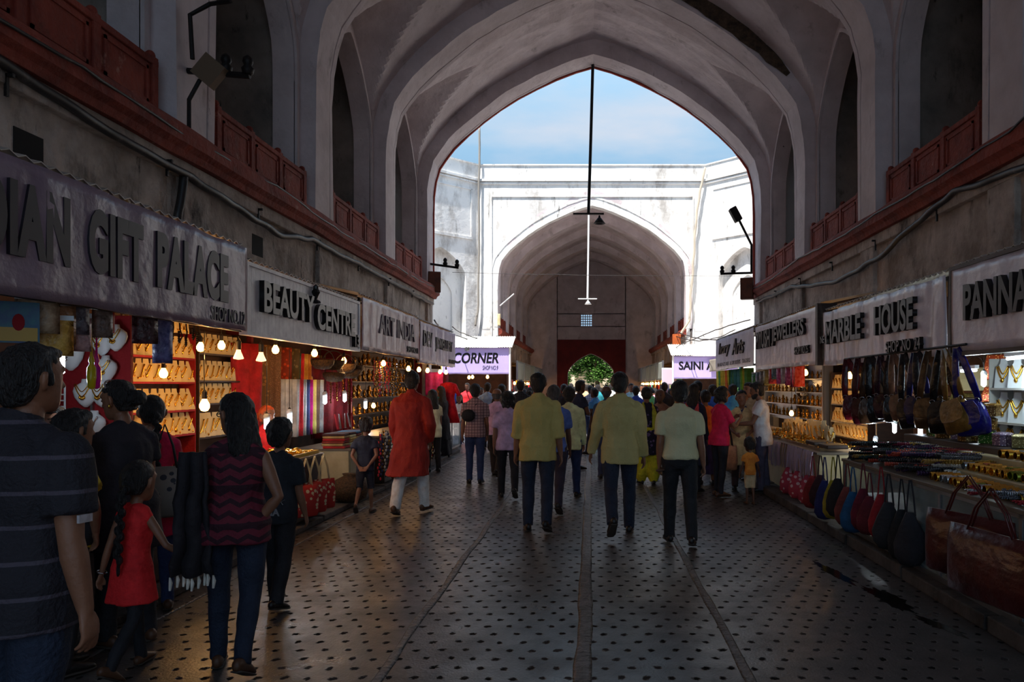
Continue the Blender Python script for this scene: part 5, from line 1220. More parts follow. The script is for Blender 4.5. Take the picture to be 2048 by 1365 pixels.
pud = mat('wet_stone', (22, 18, 17), .12, spec=.6)
for i, (cx, cy, sx_, sy_, a) in enumerate(((2.05, 6.3, .06, .34, .12), (2.2, 5.5, .09, .3, .1), (2.28, 4.9, .05, .2, .3))):
    P = []
    for k in range(64):
        t_ = 2*pi*k/64; r_ = 1+.55*noise.noise(V((cos(t_)*1.8, sin(t_)*1.8, i*5)))+.45*noise.noise(V((cos(t_)*5, sin(t_)*5, i*5+2))); x, y = sx_*r_*cos(t_), sy_*r_*sin(t_); P.append(V((cx+x*cos(a)-y*sin(a), cy+x*sin(a)+y*cos(a), 0)))
    mb = MB(); mb.loft([[p+V((0, 0, z)) for p in P] for z in (.0005, .0025)]); o = mb.build('puddle', pud); tag(o, 'dark wet streak on the paving, %s from the big leather totes' % ('farthest', 'middle one', 'nearest')[i], 'puddle')

# ======================= people =======================
skin_m = mat('skin', (150, 100, 74), .5, col2=(134, 86, 62), ns=6, bump=.15, bs=60)
skin_d = mat('skin_dark', (112, 72, 52), .5, col2=(96, 60, 44), ns=6, bump=.15, bs=60)
hair_m = mat('black_hair', (22, 17, 16), .45, col2=(40, 32, 30), ns=60, bump=1.2, bs=120, stretch=(1, 1, .25))
hair_g = mat('grey_hair', (96, 90, 88), .55, col2=(50, 46, 46), ns=40, bump=1.2, bs=120, stretch=(1, 1, .25))
eye_m = mat('eye', (30, 24, 22), .1); shoe_m = mat('dark_shoe', (34, 26, 24), .4, bump=.3, bs=30); sole_m = mat('shoe_sole', (70, 58, 50), .7); sandal_m = mat('brown_sandal', (92, 58, 38), .5)

TMP = bpy.data.scenes.new('work')
def remesh(mb, name, m, parent, vox, it=4, wr=0, wsc=(7, 7, 5), seed=0):
    me = bpy.data.meshes.new(name); me.from_pydata([tuple(p) for p in mb.v], [], mb.f)
    bm = bmesh.new(); bm.from_mesh(me); bmesh.ops.recalc_face_normals(bm, faces=bm.faces); bm.to_mesh(me); bm.free()
    o = bpy.data.objects.new(name, me); TMP.collection.objects.link(o)
    md = o.modifiers.new('r', 'REMESH'); md.mode = 'VOXEL'; md.voxel_size = vox
    sm = o.modifiers.new('s', 'SMOOTH'); sm.factor = .5; sm.iterations = it
    QUE.append((o, m, wr, wsc, seed)); reg(o, parent); return o
QUE = []
def finish_remesh():
    vl = TMP.view_layers[0]; vl.update(); dg = vl.depsgraph
    new_ = [bpy.data.meshes.new_from_object(q[0].evaluated_get(dg)) for q in QUE]
    old = []
    for (o, m, wr, wsc, seed), new in zip(QUE, new_):
        if wr:
            n_ = len(new.vertices); co = [0.0]*(3*n_); no = [0.0]*(3*n_); new.vertices.foreach_get('co', co); new.vertices.foreach_get('normal', no)
            for i in range(0, 3*n_, 3):
                x, y, z = co[i:i+3]; q = wr*(noise.noise(V((x*wsc[0]+seed, y*wsc[1], z*wsc[2])))+.5*noise.noise(V((x*wsc[0]*2.3, y*wsc[1]*2.3+seed, z*wsc[2]*2))))
                co[i] = x+no[i]*q; co[i+1] = y+no[i+1]*q; co[i+2] = z+no[i+2]*q
            new.vertices.foreach_set('co', co)
        new.materials.clear(); new.materials.append(m); new.polygons.foreach_set('use_smooth', [True]*len(new.polygons)); new.update()
        old.append(o.data); o.data = new; o.modifiers.clear(); C.objects.link(o)
    bpy.data.batch_remove(old)
    bpy.data.scenes.remove(TMP)
def ell(c, rx, ry, n=20, M=None, e=1.0):
    r = []
    for k in range(n):
        a = 2*pi*k/n; x = rx*abs(cos(a))**e*(1 if cos(a) >= 0 else -1); y = ry*abs(sin(a))**e*(1 if sin(a) >= 0 else -1)
        p = V((c[0]+x, c[1]+y, c[2])); r.append(M @ p if M is not None else p)
    return r
def rx_(a): return Matrix.Rotation(R(a), 4, 'X')
def ry_(a): return Matrix.Rotation(R(a), 4, 'Y')
def rz_(a): return Matrix.Rotation(R(a), 4, 'Z')
TOR_M = [(-.13, .09, .09, 0), (-.08, .155, .105, -.008), (0, .168, .118, -.012), (.1, .148, .105, -.004), (.18, .142, .1, 0), (.28, .162, .108, 0), (.37, .174, .112, -.004), (.42, .165, .1, -.008), (.46, .13, .082, -.01), (.495, .085, .066, -.01), (.53, .056, .052, -.008)]
TOR_F = [(-.13, .09, .09, 0), (-.08, .17, .115, -.015), (0, .178, .125, -.02), (.1, .142, .1, -.006), (.17, .128, .092, 0), (.28, .142, .115, .012), (.35, .15, .112, .008), (.41, .142, .092, -.004), (.455, .105, .075, -.008), (.49, .066, .056, -.008), (.52, .045, .045, -.006)]
PEOPLE = []
def person(label, x, Y, H, face=0, female=False, build=1.0, headk=1.0, lean=2, head=(0, 0), L=(8, 12, 0), Rr=(-14, 22, 25), aL=(-6, 6, 12, 10), aR=(8, 6, 16, 10),
           top=dict(col=(200, 190, 120)), bottom=dict(col=(30, 34, 50)), shoes=shoe_m, hair='short', hairm=None, skin=skin_m, vox=.011, curl=26, twist=0, extra=None, face_detail=True, group=None, sit=False):
    """face 0 looks away from the camera down the passage, positive turns left. L/Rr: hip swing, knee bend, heel lift; aL/aR: shoulder swing, spread, elbow bend, inward turn"""
    t = thing('person', label, 'person', (x, Y, 0), R(face), group)
    Hd = .225*headk; s = (H-.95*Hd-.02)/1.515; b = build; seed = len(PEOPLE)*3.7; PEOPLE.append(t)
    hairm = hairm or hair_m
    # legs, in a frame whose pelvis is at the origin
    def leg(side, f, k, heel):
        hip = V((side*.088*s*b, 0, -.03*s)); d1 = rx_(f) @ V((side*.02, 0, -1)); kn = hip+d1.normalized()*.425*s
        d2 = rx_(f-k) @ V((side*.01, 0, -1)); an = kn+d2.normalized()*.405*s
        fd = rz_(-side*9) @ rx_(-heel) @ V((0, 1, 0)); fu = rz_(-side*9) @ rx_(-heel) @ V((0, 0, 1))
        heelp = an-fd*.055*s-fu*.075*s; toe = an+fd*.17*s-fu*.082*s
        return hip, kn, an, fd, fu, heelp, toe
    lg = {-1: leg(-1, *L), 1: leg(1, *Rr)}
    pz = -min(min(q[5].z, q[6].z) for q in lg.values())+.012*s
    P0 = Matrix.Translation((0, 0, pz))
    U = P0 @ rz_(twist) @ rx_(-lean)                       # upper body frame, origin at the pelvis centre
    tor = TOR_F if female else TOR_M
    shx = (.152 if female else .172)*s*(.5+.5*b); shz = .425*s
    body = MB()
    body.loft([ell((0, q[3]*s, q[0]*s), q[1]*s*b*.93, q[2]*s*b*.93, 20, U, .85) for q in tor])
    nk = U @ V((0, -.012*s, .46*s)); hb = U @ V((0, .012*s, .575*s))
    body.tube([nk, hb], [.058*s*b**.5, .05*s], 14, rnd=True)
    for sd_ in (-1, 1):
        body.tube([U @ V((sd_*.03*s, -.012*s, .51*s)), U @ V((sd_*shx*.8, -.008*s, shz+.01*s))], [.042*s, .036*s], 10, rnd=True)
    # head
    HM = Matrix.Translation(hb+V((0, .012*s, .0))) @ rz_(twist+head[0]) @ rx_(-head[1]) @ Matrix.Translation((0, 0, Hd*.46)) @ Matrix.Scale(Hd/.225, 4)
    prof_ = [(-.112, .018, .022, .052), (-.103, .036, .04, .04), (-.085, .049, .058, .03), (-.055, .06, .074, .016), (-.02, .068, .086, .006), (.015, .074, .093, 0), (.045, .076, .095, -.003), (.075, .068, .086, -.005), (.097, .05, .064, -.006), (.11, .024, .032, -.006)]
    body.loft([ell((0, q[3], q[0]), q[1], q[2], 20, HM, .92) for q in prof_])
    if face_detail:
        body.loft([ell((0, yy, z), a, b_, 10, HM) for z, yy, a, b_ in ((.03, .082, .008, .012), (.0, .092, .011, .014), (-.022, .1, .017, .018), (-.032, .092, .014, .014))])
        body.loft([ell((0, .078, z), .052, q, 12, HM) for z, q in ((.028, .012), (.036, .02), (.046, .014))])
        for zz in (-.055, -.068): body.tube([HM @ V((-.022, .078, zz)), HM @ V((0, .089, zz+.002)), HM @ V((.022, .078, zz))], .0065, 8, rnd=True)
        for sd_ in (-1, 1):
            body.tube([HM @ V((sd_*.074, -.004, -.03)), HM @ V((sd_*.083, -.012, -.01)), HM @ V((sd_*.085, -.012, .014)), HM @ V((sd_*.075, .0, .02))], [(.008, .012), (.011, .018), (.011, .019), (.008, .012)], 8, rnd=True)
    arms = {}
    for sd_, (f, a, e, tw) in ((-1, aL), (1, aR)):
        sh = U @ V((sd_*shx, -.008*s, shz)); UR = U.to_3x3().to_4x4()
        B = UR @ rx_(f) @ ry_(-sd_*a); d1 = (B @ V((0, 0, -1))).normalized(); el = sh+d1*.285*s
        Bf = B @ rz_(sd_*tw) @ rx_(e); d2 = (Bf @ V((0, 0, -1))).normalized(); wr = el+d2*.245*s
        arms[sd_] = (sh, el, wr, d1, d2, Bf)
        k_ = (.86 if female else 1)*(.4+.6*b)
        body.tube([sh-d1*.0, sh+d1*.1*s, sh+d1*.2*s, el, el+d2*.06*s, el+d2*.15*s, wr], [q*s*k_ for q in (.05, .049, .042, .037, .04, .034, .024)], 12, rnd=True)
        # hand: palm, four fingers of different lengths, thumb from the side
        hs = s*(.9 if female else 1); nrm = (Bf @ V((-sd_, 0, 0))).normalized(); wd = (Bf @ V((0, 1, 0))).normalized()
        p1 = wr+d2*.03*hs; p2 = wr+d2*.088*hs
        body.tube([wr-d2*.01, p1, wr+d2*.06*hs, p2], [(q*hs, w_*hs) for q, w_ in ((.019, .026), (.017, .034), (.016, .041), (.012, .038))], 12, ref=wd, rnd=True)
        for i_, (off, ln) in enumerate(((.03, .072), (.0105, .081), (-.0095, .075), (-.029, .058))):
            q0 = p2+wd*off*hs-d2*.012*hs; dirn = (d2+wd*off*2.2).normalized(); P = [q0]; cu_ = R(curl*(.55+.12*i_))
            for seg, fr in enumerate((.46, .3, .26)):
                axis = wd; dirn = (Matrix.Rotation(cu_*(1 if (d2.cross(nrm)).dot(axis) > 0 else -1), 3, axis) @ dirn).normalized(); P.append(P[-1]+dirn*ln*fr*hs)
            body.tube(P, [q*hs for q in (.0098, .0092, .0084, .0072)], 8, rnd=True)
        tb = wr+d2*.026*hs+wd*.024*hs; td = (d2*.72+wd*.62+nrm*.25).normalized(); P = [tb, tb+td*.034*hs, tb+td*.034*hs+(td+d2*.6+nrm*.2).normalized()*.03*hs, tb+td*.034*hs+(td+d2*1.4+nrm*.3).normalized()*.052*hs]
        body.tube(P, [q*hs for q in (.014, .0115, .0098, .0078)], 8, rnd=True)
    for sd_ in (-1, 1):
        hip, kn, an, fd, fu, hl, toe = [P0 @ q if i_ < 3 or i_ > 4 else q for i_, q in enumerate(lg[sd_])]
        mid = hip.lerp(kn, .5); cf = kn.lerp(an, .3)-V((0, .012*s, 0))
        kk = .82 if bottom and bottom.get('kind', 'trousers') in ('trousers', 'salwar') else 1
        body.tube([hip, mid, kn, cf, an], [q*s*(.5+.5*b)*kk for q in (.078, .068, .048, .05, .032)], 12, rnd=True)
        body.tube([an-fd*.02*s-fu*.035*s, an+fd*.06*s-fu*.045*s, an+fd*.15*s-fu*.06*s], [(.034*s, .03*s), (.038*s, .024*s), (.036*s, .014*s)], 10, ref=fu, rnd=True)
        if hair != 'x':
            sh_ = MB(); sh_.tube([hl+fu*.035*s-fd*.005*s, hl+fu*.04*s+fd*.05*s, hl+fu*.038*s+fd*.12*s, hl+fu*.027*s+fd*.18*s, hl+fu*.018*s+fd*.235*s], [(.034*s, .042*s), (.038*s, .046*s), (.042*s, .036*s), (.046*s, .026*s), (.034*s, .016*s)], 14, ref=fu, rnd=True)
            if shoes is not None:
                remesh(sh_, 'shoe', shoes, t, max(.006, vox*.7), 2)
                so = MB(); so.tube([hl+fu*-.002*s, hl+fu*0+fd*.06*s, hl+fd*.13*s, hl+fd*.19*s, hl+fd*.24*s+fu*.004*s], [(.038*s, .009*s), (.038*s, .009*s), (.043*s, .009*s), (.048*s, .009*s), (.036*s, .009*s)], 14, ref=fu, rnd=True); so.build('sole', sole_m, t, smooth=True)
    remesh(body, 'body', skin, t, vox*.75 if Y < 6 else vox, 3)
    # garments
    g = MB(); kind = top.get('kind', 'shirt'); ease = top.get('ease', .018)*s; hem = top.get('hem', -.1)*s; fl = top.get('flare', 0)
    rings = []
    zs_ = [q for q in tor if q[0]*s > hem+.01]
    n_h = 5; zb_ = min(zs_[0][0]*s, .0)
    base = [q for q in tor if q[0] >= 0][0]
    for i_ in range(n_h):
        z = hem+(0-hem)*i_/n_h if hem < 0 else hem
        if hem >= 0: break
        fz = (1-i_/n_h); ww = base[1]*s*b*.97+ease+fl*fz*s; dd = base[2]*s*b*.97+ease+fl*fz*s*.9
        c0 = [V((p.x, p.y, p.z)) for p in ell((0, base[3]*s, z), ww, dd, 24, None, .9)]
        sway = top.get('sway', (0, 0)); rr2 = []
        for p in c0:
            aa = math.atan2(p.y, p.x); k2 = 1+fz*fl*1.1*sin(aa*7+seed)*.35; rr2.append((P0 if hem < -.25*s else U) @ V((p.x*k2+sway[0]*fz*fz*s, p.y*k2+sway[1]*fz*fz*s, p.z)))
        rings.append(rr2)
    for q in tor:
        if q[0] >= 0 and q[0]*s > hem:
            e2 = ease*(1 if q[0] < .44 else .55); rings.append(ell((0, q[3]*s, q[0]*s), q[1]*s*b+e2, q[2]*s*b+e2, 24, U, .88))
    g.loft(rings)
    sl = top.get('sleeve', 'short')
    for sd_ in (-1, 1):
        sh, el, wr, d1, d2, Bf = arms[sd_]; k_ = (.86 if female else 1)*(.4+.6*b); e3 = ease*.75+.006
        g.tube([U @ V((sd_*.028*s, -.014*s, .505*s)), U @ V((sd_*.09*s, -.012*s, .48*s)), U @ V((sd_*shx*.88, -.008*s, shz+.002*s))], [.05*s+.004, .05*s+.006, .05*s+.006], 12, rnd=True)
        R0 = [q*s*k_ for q in (.056, .053, .046, .041, .042, .036, .027)]
        if sl == 'none': continue
        g.ball(sh+d1*.004, R0[0]+e3*.75)
        P = [sh, sh+d1*.1*s, sh+d1*.2*s]; rr = [R0[0]+e3*.7, R0[1]+e3, R0[2]+e3*1.2]
        if sl == 'half': P = P[:2]+[sh+d1*.15*s]; rr[2] = R0[2]+e3*1.3
        if sl in ('roll', 'long'):
            P += [el, el+d2*.05*s]; rr += [R0[3]+e3, R0[4]+e3*(1.3 if sl == 'roll' else .8)]
        if sl == 'long': P += [el+d2*.15*s, wr-d2*.012*s]; rr += [R0[5]+e3*.8, R0[6]+e3*.7]
        g.tube(P, rr, 14)
        if sl in ('roll', 'long'): g.tube([P[-1]-(d2*.02*s), P[-1]+d2*.012*s], [rr[-1]+.005, rr[-1]+.005], 14)
    if top.get('collar', kind == 'shirt'):
        for zc_, rc_, tr_ in ((.528, .064, .012), (.545, .061, .011), (.56, .059, .009)):
            cp = [U @ V((rc_*s*b**.5*cos(a), -.004*s+rc_*.95*s*sin(a), (zc_-.016*sin(a))*s)) for a in [2*pi*i_/16 for i_ in range(16)]]
            g.tube(cp, tr_*s, 8, closed=True)
    tm = top.get('m') or cm(*top['col'], top.get('pat'), top.get('c2'), nm=None)
    remesh(g, top.get('name', 'shirt'), tm, t, vox, 3, top.get('wr', .006)*1.5, (10, 10, 6), seed)
    if bottom:
        kind = bottom.get('kind', 'trousers'); bm_ = bottom.get('m') or cm(*bottom['col'], bottom.get('pat'), bottom.get('c2'))
        g = MB(); we = bottom.get('ease', .012)*s
        tq = [q for q in tor if q[0] <= .11]
        g.loft([ell((0, q[3]*s, q[0]*s), q[1]*s*b+we*.6, q[2]*s*b+we*.6, 22, P0 @ rx_(-lean*.4), .9) for q in tq])
        if kind in ('trousers', 'shorts', 'salwar'):
            for sd_ in (-1, 1):
                hip, kn, an = [P0 @ q for q in lg[sd_][:3]]; k_ = .5+.5*b; w_ = we*(2.2 if kind == 'salwar' else 1)
                g.tube([hip+V((0, -.008*s, .03*s)), hip.lerp(kn, .12), hip.lerp(kn, .5), kn]+([kn.lerp(an, .35), kn.lerp(an, .75), an-V((0, 0, .035*s))] if kind != 'shorts' else [kn.lerp(an, .05)]),
                       [q*s*k_+e_ for q, e_ in ((.088, we), (.086, we), (.074, we), (.055, w_))]+([q*s*k_+e_ for q, e_ in ((.054, w_), (.043, w_*1.2), (.043, w_*(1.1 if kind != 'salwar' else .4)))] if kind != 'shorts' else [.062*s*k_+.02*s]), 14)
        else:
            hz = bottom.get('len', .08)*s
            rr2 = []
            for i_ in range(8):
                f_ = i_/7; z = pz-.02*s-(pz-.02*s-hz)*f_; ww = .175*s*b+we+.07*s*f_; rr2.append([V((ww*cos(a)*(1+.07*f_*sin(a*8+seed)), (ww*.8+.03*f_)*sin(a)*(1+.07*f_*sin(a*8+seed)), z)) for a in [2*pi*q/28 for q in range(28)]])
            g.loft(rr2)
        remesh(g, bottom.get('name', kind), bm_, t, vox, 3, .006, (8, 8, 9), seed+9)
    # hair
    if hair != 'bald':
        h = MB(); hp = [(-.092, .034, .024, -.056), (-.07, .054, .04, -.053), (-.03, .072, .06, -.04), (.0, .081, .074, -.031), (.035, .086, .084, -.021), (.07, .08, .09, -.01), (.1, .062, .072, -.004), (.12, .035, .042, -.003), (.128, .012, .014, -.003)]
        if hair in ('child', 'bun', 'braid'): hp = hp[1:]
        k3 = 1.05 if hair == 'thick' else 1.0
        h.loft([ell((0, q[3], q[0]), q[1]*k3, q[2]*k3, 20, HM, .95) for q in hp])
        if hair in ('short', 'thick', 'child'):
            h.ball(HM @ V((0, .05, .088)), .05*Hd/.225, .045*Hd/.225, .03*Hd/.225, M=HM.to_3x3().to_4x4() if False else None)
            for sd_ in (-1, 1): h.tube([HM @ V((sd_*.074, .012, .03)), HM @ V((sd_*.076, .014, -.012))], .012, 6, rnd=True)
        if hair == 'long':
            ln = top.get('hairlen', .3)
            h.loft([ell((q[1]*0, yy, z), ww, dd, 16, HM, .9) for z, yy, ww, dd in ((.05, -.03, .085, .07), (-.05, -.045, .088, .062), (-.12, -.06, .095, .05), (-.2, -.075, .1, .04), (-.1-ln, -.085, .085, .03), (-.16-ln, -.085, .05, .018))])
        if hair == 'bun': h.ball(HM @ V((0, -.125, .0)), .05, .045, .05)
        if hair == 'wavy':
            for q in range(26):
                a = R(-40+260*((q*37) % 26)/26+180); h.ball(HM @ V((.075*cos(a), -.03+.07*sin(a), -.09+.013*(q % 13))), .03, .03, .035)
        if hair == 'braid':
            for q in range(14):
                h.ball(HM @ V((.012*(1 if q % 2 else -1)+.01, -.1-.012*min(q, 3), .0-.033*q)), .024-.0008*q, .02, .028)
            h.ball(HM @ V((.01, -.13, -.48)), .012, .01, .04)
        remesh(h, 'hair', hairm, t, max(.006, vox*.8), 2, .007 if hair != 'braid' else .003, (40, 40, 22), seed)
    else:
        h = MB(); h.loft([ell((0, q[3]-.006, q[0]), q[1], q[2], 18, HM, .95) for q in ((-.07, .05, .04, -.05), (-.04, .07, .058, -.036), (-.01, .079, .072, -.024), (.02, .08, .074, -.022), (.03, .072, .06, -.024))]); remesh(h, 'hair', hairm, t, max(.007, vox*.8), 2, .004, (40, 40, 22), seed)
    if face_detail and (abs(face+head[0]+twist) > 40):
        for sd_ in (-1, 1):
            e_ = MB(); e_.ball(HM @ V((sd_*.03, .08, .008)), .012, .01, .0075, 10, 6); e_.build('eye', eye_m, t, smooth=True)
            e_ = MB(); e_.tube([HM @ V((sd_*.016, .093, .028)), HM @ V((sd_*.034, .09, .034)), HM @ V((sd_*.052, .072, .028))], .0035, 6); e_.build('eyebrow', hair_m, t, smooth=True)
    if extra: extra(t, dict(U=U, P0=P0, HM=HM, arms=arms, s=s, b=b, pz=pz, lg=lg))
    return t
def gx(px, Y): return (px-CX)*Y/F
def strap_bag(m, size, off, side=1, mm=None):
    """shoulder strap and bag as things of their own: off = bag centre in the body frame"""
    pass
walkA = dict(L=(18, 8, 0), Rr=(-16, 22, 30)); walkB = dict(L=(-16, 24, 32), Rr=(17, 8, 0)); stand = dict(L=(3, 4, 0), Rr=(-3, 5, 0))
jeans = mat('denim', (26, 32, 50), .8, col2=(38, 46, 66), ns=9, bump=.6, bs=60); jeansb = mat('bright_denim', (50, 66, 110), .8, col2=(36, 50, 90), ns=9, bump=.6, bs=60)
blackc = cm(24, 22, 26); darkbrown = cm(40, 32, 30)
COLS = lambda *a: dict(col=a)

# --- nearest figures on the left ---
def x_tag(t, d):
    mb = MB(); sh, el, wr, d1, d2, Bf = d['arms'][1]; c = sh+d1*.205; q = d1.orthogonal()
    M = Matrix.Translation(c) @ rz_(0); mb.box(-.002+.062, .07, -.03, .02, -.012, .014, M); mb.build('sleeve_tab', cm(150, 140, 140), t)
person('man in dark striped short sleeve shirt at the left picture edge, seen from behind', gx(38, 2.5), 2.5, 1.71, -12, build=1.12, L=(6, 6, 0), Rr=(-6, 8, 0), aL=(4, 8, 12, 0), aR=(-2, 9, 10, 8),
       top=dict(m=mat('dark_striped_shirt', (34, 29, 36), .8, pat='stripes', col2=(78, 68, 78), bump=.5, bs=80), hem=-.16, sleeve='short', ease=.03, wr=.008), bottom=dict(m=jeans), hair='short', vox=.009, head=(-8, 0), extra=x_tag)
def x_print(text, col, w, h, z, y=None):
    def f(t, d):
        s = d['s']; m = mat('print_%d' % col[0], col, .6)
        o = lettering(text, w, h, .004, t, m, 0, 0, 0, .03, 0, 'shirt_print'); o.matrix_local = d['U'] @ Matrix.Translation((0, -(.127 if y is None else y)*s, z*s))
    return f
def x_puma(t, d):
    s = d['s']; m = mat('print_pale', (150, 148, 150), .6); o = lettering('PUMA', .19, .05, .004, t, m, 0, 0, 0, .03, 0, 'shirt_print'); o.matrix_local = d['U'] @ Matrix.Translation((-.02, -.155*s, -.02*s))
    mb = MB(); P = [(-.05, 0, -.015), (-.03, 0, .008), (-.005, 0, .012), (.03, 0, .03), (.05, 0, .04)]; mb.tube(P, [(.004, .002), (.008, .002), (.009, .002), (.007, .002), (.004, .002)], 6)
    mb.tube([(-.03, 0, .008), (-.05, 0, .03)], .003, 5); mb.tube([(.02, 0, .024), (.035, 0, .005)], .003, 5); mb.tube([(-.02, 0, .004), (-.035, 0, -.02)], .003, 5)
    o = mb.build('shirt_emblem', m, t); o.matrix_local = d['U'] @ Matrix.Translation((.06, -.152*s, .045*s))
def x_number(t, d):
    s = d['s']; o = lettering('10', .12, .09, .004, t, blackc, 0, 0, 0, .03, 0, 'shirt_print'); o.matrix_local = d['U'] @ Matrix.Translation((.02, -.14*s, .36*s))
    mb = MB(); mb.loft([ell((0, q[3]*s, q[0]*s), q[1]*s+.026, q[2]*s+.026, 20, d['U'], .88) for q in TOR_M if -.09 < q[0] < .3]); remesh(mb, 'dark_lower_shirt', blackc, t, .012, 3, .004)
person('boy in black and yellow shirt with hand on hip beside the nearest man', gx(135, 4.1), 4.1, 1.44, -25, headk=.98, build=.9, aR=(-10, 42, 75, 60), aL=(5, 10, 20, 10), top=dict(m=cm(200, 160, 40), hem=-.1, sleeve='half', ease=.03, name='shirt', collar=True), bottom=dict(m=blackc), hair='thick', vox=.01, extra=x_number, **stand)
def x_bandeau(t, d):
    mb = MB(); HM = d['HM']; mb.tube([HM @ V((.082*cos(a), .01+.09*sin(a)*.3, .075+.055*sin(a))) for a in [pi*i/12 for i in range(13)]], .005, 6); mb.build('hair_clip', silver, t)
    mb = MB(); mb.ball(HM @ V((-.086, 0, -.035)), .007, .007, .012); mb.build('earring', gold, t)
person('woman in black top with hair in a bun, her face turned to the stall', gx(250, 4.55), 4.55, 1.6, 62, True, 1.08, aL=(30, 8, 60, 30), aR=(10, 8, 30, 20), head=(22, 8), top=dict(m=cm(30, 24, 30), hem=-.3, flare=.03, sleeve='half', name='tunic', collar=False), bottom=dict(m=blackc), shoes=sandal_m, hair='bun', vox=.0095, extra=x_bandeau, **stand)
person('shopkeeper with glasses half hidden behind the boy at the left counter', -3.95, 5.6, 1.42, 180, lean=6, top=dict(m=cm(170, 120, 90)), bottom=dict(m=blackc), hair='short', vox=.014, L=(3, 3, 0), Rr=(3, 3, 0), aL=(20, 5, 40, 20), aR=(20, 5, 40, 20), skin=skin_m)
person('woman in pink red tunic with long braid and shoulder bag, facing the left stall', gx(305, 5.25), 5.25, 1.5, 40, True, .98, aL=(25, 8, 50, 30), aR=(15, 10, 50, 30), top=dict(m=cm(200, 24, 66), hem=-.32, flare=.04, sleeve='half', name='tunic', collar=False), bottom=dict(m=jeansb, ease=.008), shoes=sandal_m, hair='braid', vox=.0105, **stand)
t = place(tt, 0, (gx(330, 5.1), 5.1, 1.02), R(25), 'patterned cloth shoulder bag carried by the woman with the long braid', None, (1.0, 1.4, .95), matmap={'body': mat('patterned_bag', (150, 140, 130), .7, pat='floral', col2=(60, 60, 70)), 'handle': blackc})
person('small girl in sleeveless red top with long braid, holding a hand', gx(268, 4.1), 4.1, 1.17, -10, True, .86, headk=.95, aL=(-8, 16, 8, 0), aR=(8, 32, 38, -10), L=(16, 6, 0), Rr=(-14, 26, 32),
       top=dict(m=cm(205, 24, 26), hem=-.3, flare=.05, sleeve='none', name='sleeveless_top', collar=False, ease=.022), bottom=dict(m=blackc, ease=.008), shoes=sandal_m, hair='braid', vox=.0085, head=(0, 4),
       extra=lambda t, d: MB().tube([d['arms'][-1][2]+d['arms'][-1][5].to_3x3() @ V((.024*cos(a), .024*sin(a), .02)) for a in [2*pi*i/12 for i in range(12)]], .004, 5, closed=True).build('bracelet', silver, t))
def x_scarf(t, d):
    s = d['s']; U = d['U']; mb = MB(); seed = 3.1
    a0 = U @ V((-.17*s, -.09*s, .47*s))
    def fn(i, j): return a0+V((-.06-.04*j+(.12+.09*j)*(i-.2)+.02*noise.noise(V((3, j*6, 1))), -.05-.025*sin(i*13+j*2)+.03*noise.noise(V((i*4, j*5, 1))), -.66*j-.05*noise.noise(V((i*3, 1, 1)))*j))
    mb.grid(fn, 14, 10); o = mb.build('shawl', cm(26, 20, 24), t, smooth=True, recalc=False); md = o.modifiers.new('s', 'SOLIDIFY'); md.thickness = .02
    mb = MB()
    for i in range(9):
        p = fn(i/8, 1); mb.tube([p, p+V((.004, 0, -.03)), p+V((0, 0, -.07))], [.004, .01, .006], 6)
    mb.build('tassels', cm(190, 180, 168), t); HM = d['HM']
    mb = MB()
    for sd_ in (-1, 1): mb.tube([HM @ V((sd_*.03+.02*cos(a), .098, .008+.014*sin(a))) for a in [2*pi*i/12 for i in range(12)]], .003, 5, closed=True); mb.tube([HM @ V((sd_*.05, .095, .01)), HM @ V((sd_*.082, .0, .012))], .003, 5)
    mb.build('spectacles', blackc, t)
person('woman in maroon patterned sleeveless top with dark tasselled shawl and jeans', gx(470, 4.15), 4.15, 1.53, 12, True, 1.17, aL=(2, 14, 18, -10), aR=(-8, 22, 62, 80), head=(48, 4), L=(8, 8, 0), Rr=(-12, 22, 26),
       top=dict(m=mat('maroon_pattern', (112, 28, 46), .8, pat='ethnic', col2=(52, 14, 26), bump=.4, bs=50), hem=-.12, flare=.01, sleeve='none', name='sleeveless_top', collar=False, hairlen=.14), bottom=dict(m=jeans, ease=.006), shoes=sandal_m, hair='long', vox=.0085, extra=x_scarf)
person('boy in dark shirt with pale PUMA lettering walking beside the shawl woman', gx(556, 5.3), 5.3, 1.34, -6, headk=.97, build=.96, L=(12, 6, 0), Rr=(-8, 14, 14), top=dict(m=cm(24, 26, 32), hem=-.14, sleeve='short', ease=.03, collar=False), bottom=dict(m=blackc, ease=.02), hair='thick', vox=.0095, extra=x_puma)
person('stallkeeper with red shawl sitting behind the small gold table', -3.86, 8.85, 1.34, -120, True, lean=8, top=dict(m=cm(190, 20, 24), hem=-.3, flare=.04, sleeve='long', name='shawl', ease=.04), bottom=dict(kind='skirt', col=(90, 20, 20)), hair='bun', hairm=cm(170, 70, 30), vox=.014, **stand)
person('small boy in dark shirt and shorts with hands behind his back', gx(731, 9.2), 9.2, 1.2, 4, headk=.96, build=.86, aL=(-22, 14, 48, 85), aR=(-22, 14, 48, 85), L=(-16, 30, 34), Rr=(10, 5, 0), top=dict(m=cm(28, 32, 48), hem=-.13, sleeve='half', ease=.028, collar=False), bottom=dict(kind='shorts', m=cm(30, 30, 40)), hair='child', vox=.0105, shoes=sandal_m)
person('man in long orange red kurta over white trousers, walking away', gx(822, 9.1), 9.1, 1.74, -8, build=1.04, aL=(6, 9, 20, 10), aR=(-8, 16, 48, 30), L=(-10, 16, 18), Rr=(-20, 34, 50) if False else (18, 12, 0),
       top=dict(m=mat('red_kurta', (178, 40, 22), .75, col2=(150, 28, 18), ns=3, bump=.4, bs=50), hem=-.46, flare=.07, sleeve='long', name='kurta', ease=.028, wr=.01, sway=(-.03, -.05)), bottom=dict(m=cm(222, 208, 196), ease=.02), hair='thick', vox=.0105, shoes=sandal_m)
